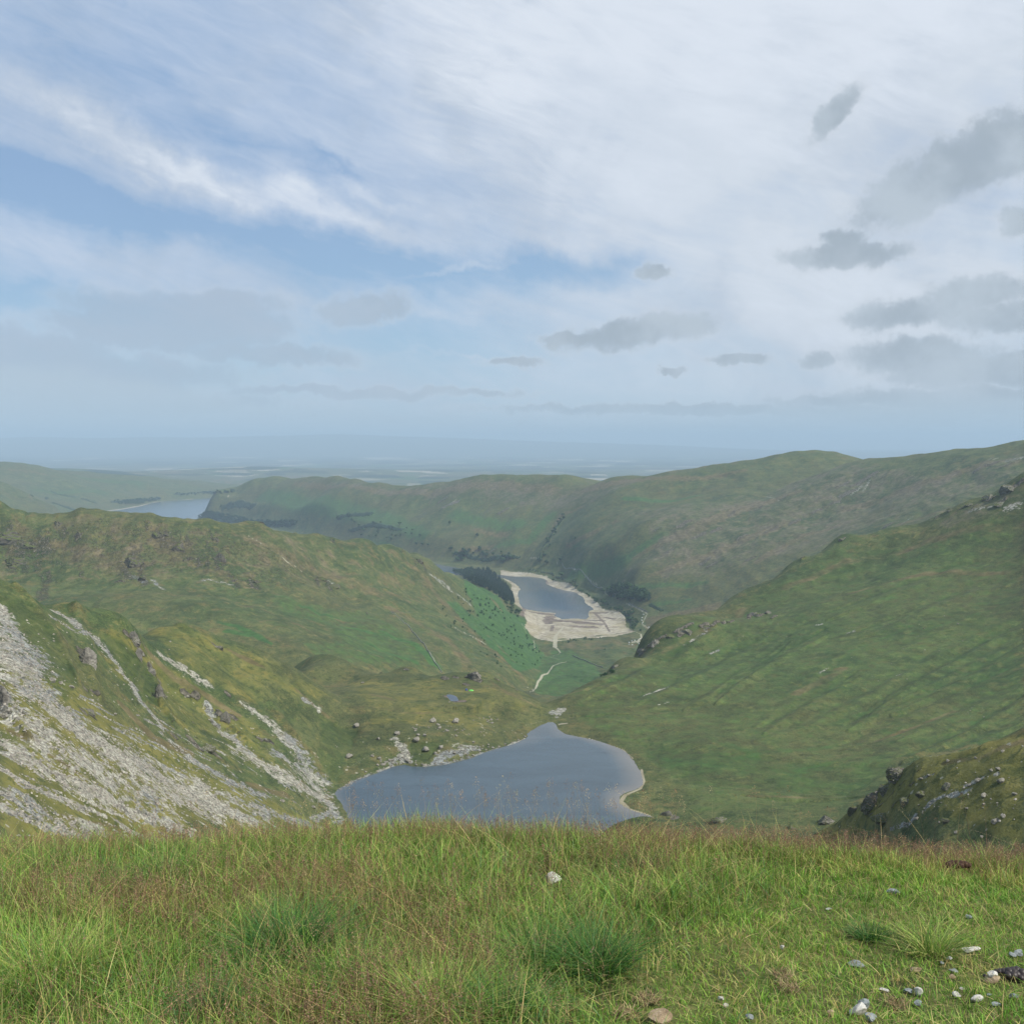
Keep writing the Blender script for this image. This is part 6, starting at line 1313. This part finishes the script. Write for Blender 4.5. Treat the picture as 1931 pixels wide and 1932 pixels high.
# the dark copse by the road
for i in range(125):
    while True:
        px, py = rng.uniform(1140, 1228), rng.uniform(1098, 1144)
        e1 = ((px - 1172) / 27) ** 2 + ((py - 1116) / 17) ** 2; e2 = ((px - 1204) / 24) ** 2 + ((py - 1126) / 13) ** 2
        if min(e1, e2) < 1: break
    cn = rng.random() < .35
    py = 1120 + (py - 1116) * .75
    tree(CONM[i % 5] if cn else BROM[i % 6], px, py, rng.uniform(11, 15), 'copse_conifer' if cn else 'copse_tree', 'tree', "dark conifer standing inside the round copse beside the valley road" if cn else "dark leafy tree standing inside the round copse beside the valley road", 'conifers of the roadside copse' if cn else 'leafy trees of the roadside copse', 1900, 3300, 1.15 if not cn else 1.4)
for px, py, h, lab in [(849, 990, 9, "lone tree high on the far hillside left of the gill"), (901, 1013, 8, "single dark tree on the far hillside between rocky scars"), (738, 1020, 8, "lone tree just above the left ridge's skyline"), (786, 1029, 7, "leftmost of three trees in a row above the left ridge's slope"), (797, 1030, 8, "middle of three trees in a row above the left ridge's slope"), (808, 1032, 8, "rightmost of three trees in a row above the left ridge's slope"),
                       (949, 1062, 12, "rounded tree on the far shore left of the road's start"), (863, 1059, 10, "tree at the left end of the far shore woods"), (1019, 1062, 12, "left of the pair of trees where the road leaves the gill"), (1031, 1065, 10, "right of the pair of trees where the road leaves the gill"), (1057, 1060, 9, "tree just above the road, right of the gill pair"), (1085, 1018, 6, "small tree alone on the slope above the road"),
                       (1085, 1103, 14, "large dark tree between reservoir and road"), (1059, 1090, 12, "spreading tree above the reservoir's right shore"), (1138, 1120, 12, "tree just left of the dark copse"), (1044, 1098, 7, "small tree on the shore bank under the spreading tree"), (1141, 1227, 4, "single dark bush on the valley floor near the car park"), (1209, 1193, 8, "tree beside the car park lane")]:
    c = snap(px, py, 1300, 5500); hh = h * c[1] / FPX; g = BRO[int(rng.integers(6))]
    root = bpy.data.objects.new('broadleaf_tree', None); col.objects.link(root); root.location = (c[0], c[1], c[2] - .2); root.scale = (hh * 1.2, hh * 1.2, hh); tag(root, lab, 'tree')
    mesh_obj('trunk', g[0][:12], g[1][:6], BARK, root); mesh_obj('crown', g[0][12:], [tuple(i - 12 for i in f) for f in g[1][6:]], LEAF, root)
def grove(n, P, h, label, y0, y1, mesh=None, wide=1.3, name='broadleaf_tree', cat='tree'):
    for x, y in in_poly(P, n, y0, y1):
        z = float(height(x, y)); tree((mesh or BROM)[int(rng.integers(len(mesh or BROM)))], 0, 0, h * rng.lognormal(0, .25), name, cat, label, label, 0, 0, wide, np.array([x, y, z]))
grove(34, [(850, 1040), (880, 1036), (960, 1046), (975, 1056), (930, 1066), (860, 1058)], 8, "tree in the loose woods on the far shore left of the gill", 2500, 4500)
grove(24, [(1017, 1056), (1030, 1020), (1046, 994), (1062, 972), (1068, 976), (1052, 1004), (1036, 1034), (1026, 1058)], 6, "tree growing down in the far hillside's gill", 2800, 4500)
grove(30, [(1075, 1102), (1100, 1115), (1125, 1130), (1150, 1145), (1180, 1150), (1172, 1158), (1140, 1148), (1118, 1134), (1085, 1112)], 6, "small tree along the reservoir's right bank", 2100, 3300)
grove(30, [(1172, 1150), (1195, 1150), (1205, 1175), (1195, 1190), (1182, 1180), (1180, 1165)], 6, "small tree in scrub between mudflat and road", 1900, 3000)
grove(16, [(1060, 1212), (1075, 1207), (1130, 1202), (1134, 1206), (1090, 1212), (1065, 1216)], 3.4, "bush in the hedge line across the valley floor below the mudflat", 1900, 2400, BSHM, 1.3, 'bush', 'bush')
grove(16, [(950, 1136), (966, 1142), (986, 1164), (978, 1172), (955, 1150)], 7, "tree at the wood's lower tip beside the mudflat", 1800, 2700)
grove(12, [(1125, 1285), (1150, 1268), (1160, 1274), (1140, 1284)], 6, "dark shrub at the foot of the right-hand crags", 800, 1900, BSHM, 1.3, 'bush', 'bush')
grove(30, [(640, 970), (720, 985), (800, 1000), (790, 1020), (690, 1015), (600, 990)], 5, "tree scattered on the far green lower slopes above the left ridge", 3300, 5200)
grove(115, [(880, 1110), (905, 1118), (935, 1140), (965, 1165), (992, 1190), (1012, 1222), (1022, 1240), (1000, 1268), (960, 1240), (915, 1195), (880, 1160), (862, 1130)], 4.2, "dark bush dotted on the bright green bracken slope", 1300, 2500, BSHM, 1.2, 'bush', 'bush')
grove(34, [(840, 1130), (870, 1160), (920, 1210), (960, 1255), (940, 1262), (880, 1220), (830, 1160)], 3.4, "bush on the brown strip left of the bracken slope", 1100, 2300, BSHM, 1.2, 'bush', 'bush')
# woods at the far arm: seen as dark masses
for nm, P, n, h in [('lakeside_wood', [(372, 976), (392, 966), (430, 972), (480, 984), (560, 984), (560, 992), (480, 994), (420, 984)], 420, 11), ('shore_wood', [(215, 946), (250, 944), (300, 939), (306, 943), (262, 952), (225, 952)], 170, 12), ('far_wood', [(330, 932), (440, 926), (440, 931), (340, 937)], 60, 10)]:
    pl = in_poly(P, n, 4500, 8500); wood_mass(nm, pl, rng.uniform(h * .8, h * 1.5, len(pl)), BRO[:2] if n > 300 else BRO[:1], [BARK, LEAF], 1.3)

# ------------------------------------------------------------------ small works of people in the valley
WALL = rock_material("dry_stone", [L(80, 82, 78), L(120, 122, 116), L(148, 150, 142), L(176, 176, 166)], sc=.5)
def stone_wall(P, label, y0, y1, h=1.5, w=.9):
    C3 = [cast(a, b_, y0, y1)[:2] for a, b_ in P]; pp = []
    for a, b_ in zip(C3[:-1], C3[1:]):
        n = max(int(np.hypot(*(b_ - a)) / 4), 1)
        for i in range(n): pp.append(a + (b_ - a) * i / n)
    pp.append(C3[-1]); pp = np.array(pp); tt = np.gradient(pp, axis=0); tt /= np.linalg.norm(tt, axis=1)[:, None] + 1e-9; nn = np.stack([-tt[:, 1], tt[:, 0]], -1)
    z = height(pp[:, 0], pp[:, 1]); V, F = [], []; hh = h * (1 + .18 * perlin(np.arange(len(pp)) * .7, np.zeros(len(pp)), 5))
    for i in range(len(pp)):
        for s, k in ((-.5, -.4), (-.3, 1), (.3, 1), (.5, -.4)):
            q = pp[i] + nn[i] * w * s; V.append((q[0], q[1], z[i] + (hh[i] if k == 1 else k)))
    for i in range(len(pp) - 1):
        for k in range(3): F.append((4 * i + k, 4 * i + 4 + k, 4 * i + 5 + k, 4 * i + 1 + k))
    o = mesh_obj('dry_stone_wall', V, F, WALL); return tag(o, label, 'stone wall')
stone_wall([(1080, 1237), (1104, 1247), (1123, 1255), (1137, 1260)], "dry stone wall crossing the green valley floor above the beck", 1300, 2300)
stone_wall([(771, 1181), (794, 1210), (814, 1240), (834, 1270)], "straight dry stone wall running down the left ridge's lower slope", 1000, 2000)
stone_wall([(738, 1154), (756, 1168), (771, 1181)], "thin upper length of wall above the straight one on the left ridge", 1000, 2000, 1.0)
stone_wall([(1060, 1062), (1085, 1074), (1108, 1090), (1136, 1110)], "roadside wall between the gill and the dark copse", 2000, 4200)
stone_wall([(1186, 1138), (1204, 1147), (1222, 1155)], "roadside wall right of the dark copse", 2000, 3500)
GLASS = plain("dark_glass", L(40, 48, 58), .15, .6); TYRE = plain("tyre_rubber", L(30, 30, 32)); WHITEP = plain("white_paint", L(226, 228, 230), .35, .5); SILV = plain("silver_paint", L(168, 174, 182), .35, .5); DARKP = plain("dark_blue_paint", L(44, 54, 74), .35, .5); REDP = plain("red_paint", L(140, 44, 40), .35, .5)
def car(x, y, rz, paint, label, van=False, name='parked_car'):
    z = float(height(x, y)) + .06; root = bpy.data.objects.new(name, None); col.objects.link(root); root.location = (x, y, z); root.rotation_euler = (0, 0, rz)
    tag(root, label, 'van' if van else 'car', 'vehicles parked at the dale head')
    H = 2.1 if van else 1.45
    prof = [(-2.1, .35), (2.1, .35), (2.15, .8), (1.3, .95), (.75, H), (-1.6 if not van else -2.05, H), (-2.1, .95)] if not van else [(-2.4, .35), (2.4, .35), (2.45, 1.0), (1.8, 1.15), (1.2, H), (-2.4, H), (-2.42, .9)]
    n = len(prof); V = [(p[0], s * (.86 if p[1] < 1.0 else .74), p[1]) for s in (-1, 1) for p in prof]
    F = [tuple(range(n))[::-1], tuple(range(n, 2 * n))] + [(i, (i + 1) % n, n + (i + 1) % n, n + i) for i in range(n)]
    mesh_obj('body', V, F, paint, root)
    zz = (1.0, H - .12); V, F = [], []
    for s in (-1, 1):
        k = len(V); yw = s * .80; V += [(-1.5, yw * 1.03, zz[0]), (1.1, yw * 1.03, zz[0]), (.65, yw * .97, zz[1]), (-1.45, yw * .97, zz[1])]; F.append((k, k + 1, k + 2, k + 3))
    mesh_obj('side_windows', V, F, GLASS, root)
    fx = (1.27, .80) if not van else (1.77, 1.26); mesh_obj('windscreen', [(fx[0] + .03, -.68, 1.0), (fx[0] + .03, .68, 1.0), (fx[1] + .03, .62, H - .08), (fx[1] + .03, -.62, H - .08)], [(0, 1, 2, 3)], GLASS, root)
    for sx in (-1.3, 1.3):
        for sy in (-.8, .8):
            V = [(sx + .33 * math.cos(a), sy + dy, .33 + .33 * math.sin(a)) for dy in (-.11, .11) for a in np.arange(10) * .6283]
            mesh_obj('wheel', V, [tuple(range(10)), tuple(range(10, 20))[::-1]] + [(i, (i + 1) % 10, 10 + (i + 1) % 10, 10 + i) for i in range(10)], TYRE, root)
cp = cast(1203, 1212, 1700, 2600)
for i, (dx, dy, p, lab) in enumerate([(-14, 4, WHITEP, "white car at the left end of the car park's far row"), (-9, 6, SILV, "silver car second from the left in the far row"), (-4, 5, WHITEP, "white car in the middle of the far row"), (1, 7, DARKP, "dark blue car right of the far row's middle"), (6, 8, WHITEP, "white car at the right end of the far row"), (-17, -8, SILV, "silver car at the left end of the near row"), (-11, -7, WHITEP, "white car second in the near row"), (-5, -6, REDP, "red car in the near row"), (1, -5, WHITEP, "white car at the right end of the near row")]):
    car(cp[0] + dx * 1.15, cp[1] + dy * 2.2, 1.4 + rng.uniform(-.1, .1), p, lab + " at the dale head")
for px, py, p, van, lab in [(1214, 1160, WHITEP, True, "white van parked on the lane, farthest from the car park"), (1211.5, 1166, WHITEP, False, "white car on the lane just below the farthest van"), (1210.5, 1171, WHITEP, True, "white van in the middle of the lane's parked line"), (1212, 1176, SILV, False, "silver car on the lane's bend"), (1224, 1184, WHITEP, False, "white car at the lane's end by the brown field"), (1160.5, 1111 - 0, SILV, False, "silver car on the road in front of the copse") , (1084.5, 1075, WHITEP, True, "white van alone on the road above the reservoir")]:
    c = cast(px, py, 1900, 3600); car(c[0], c[1], 1.1, p, lab, van)
# two little tents under the knob of the bench
def tent(px, py, colr, label, L_=3.2, W=1.7, H=1.15):
    c = cast(px, py, 560, 900); m = plain('tent_cloth', colr, .6, .3); V, F = [], []; ns, na = 9, 9
    for i in range(ns):
        s = i / (ns - 1) * 2 - 1; k = math.sqrt(max(1 - abs(s) ** 2.4, .02))
        for j in range(na):
            a = math.pi * j / (na - 1); V.append((s * L_ / 2, W / 2 * math.cos(a) * k, H * math.sin(a) ** .85 * k))
    for i in range(ns - 1):
        for j in range(na - 1): F.append((i * na + j, (i + 1) * na + j, (i + 1) * na + j + 1, i * na + j + 1))
    root = bpy.data.objects.new('tent', None); col.objects.link(root); root.location = (c[0], c[1], c[2]); tag(root, label, 'tent')
    mesh_obj('flysheet', V, F, m, root, smooth=True)
    mesh_obj('door', [(L_ * .42, -.25, .05), (L_ * .42, .25, .05), (L_ * .36, .0, H * .72)], [(0, 1, 2)], plain('tent_door', tuple(x * .5 for x in colr), .7), root)
tent(880, 1302.5, L(52, 78, 130), "small dark blue tent pitched under the rocky knob of the bench", 1.9, 1.6, 1.3)
tent(889, 1303.5, L(110, 200, 90), "lime green tent touching the right side of the blue one", 3.6, 1.7, .9)
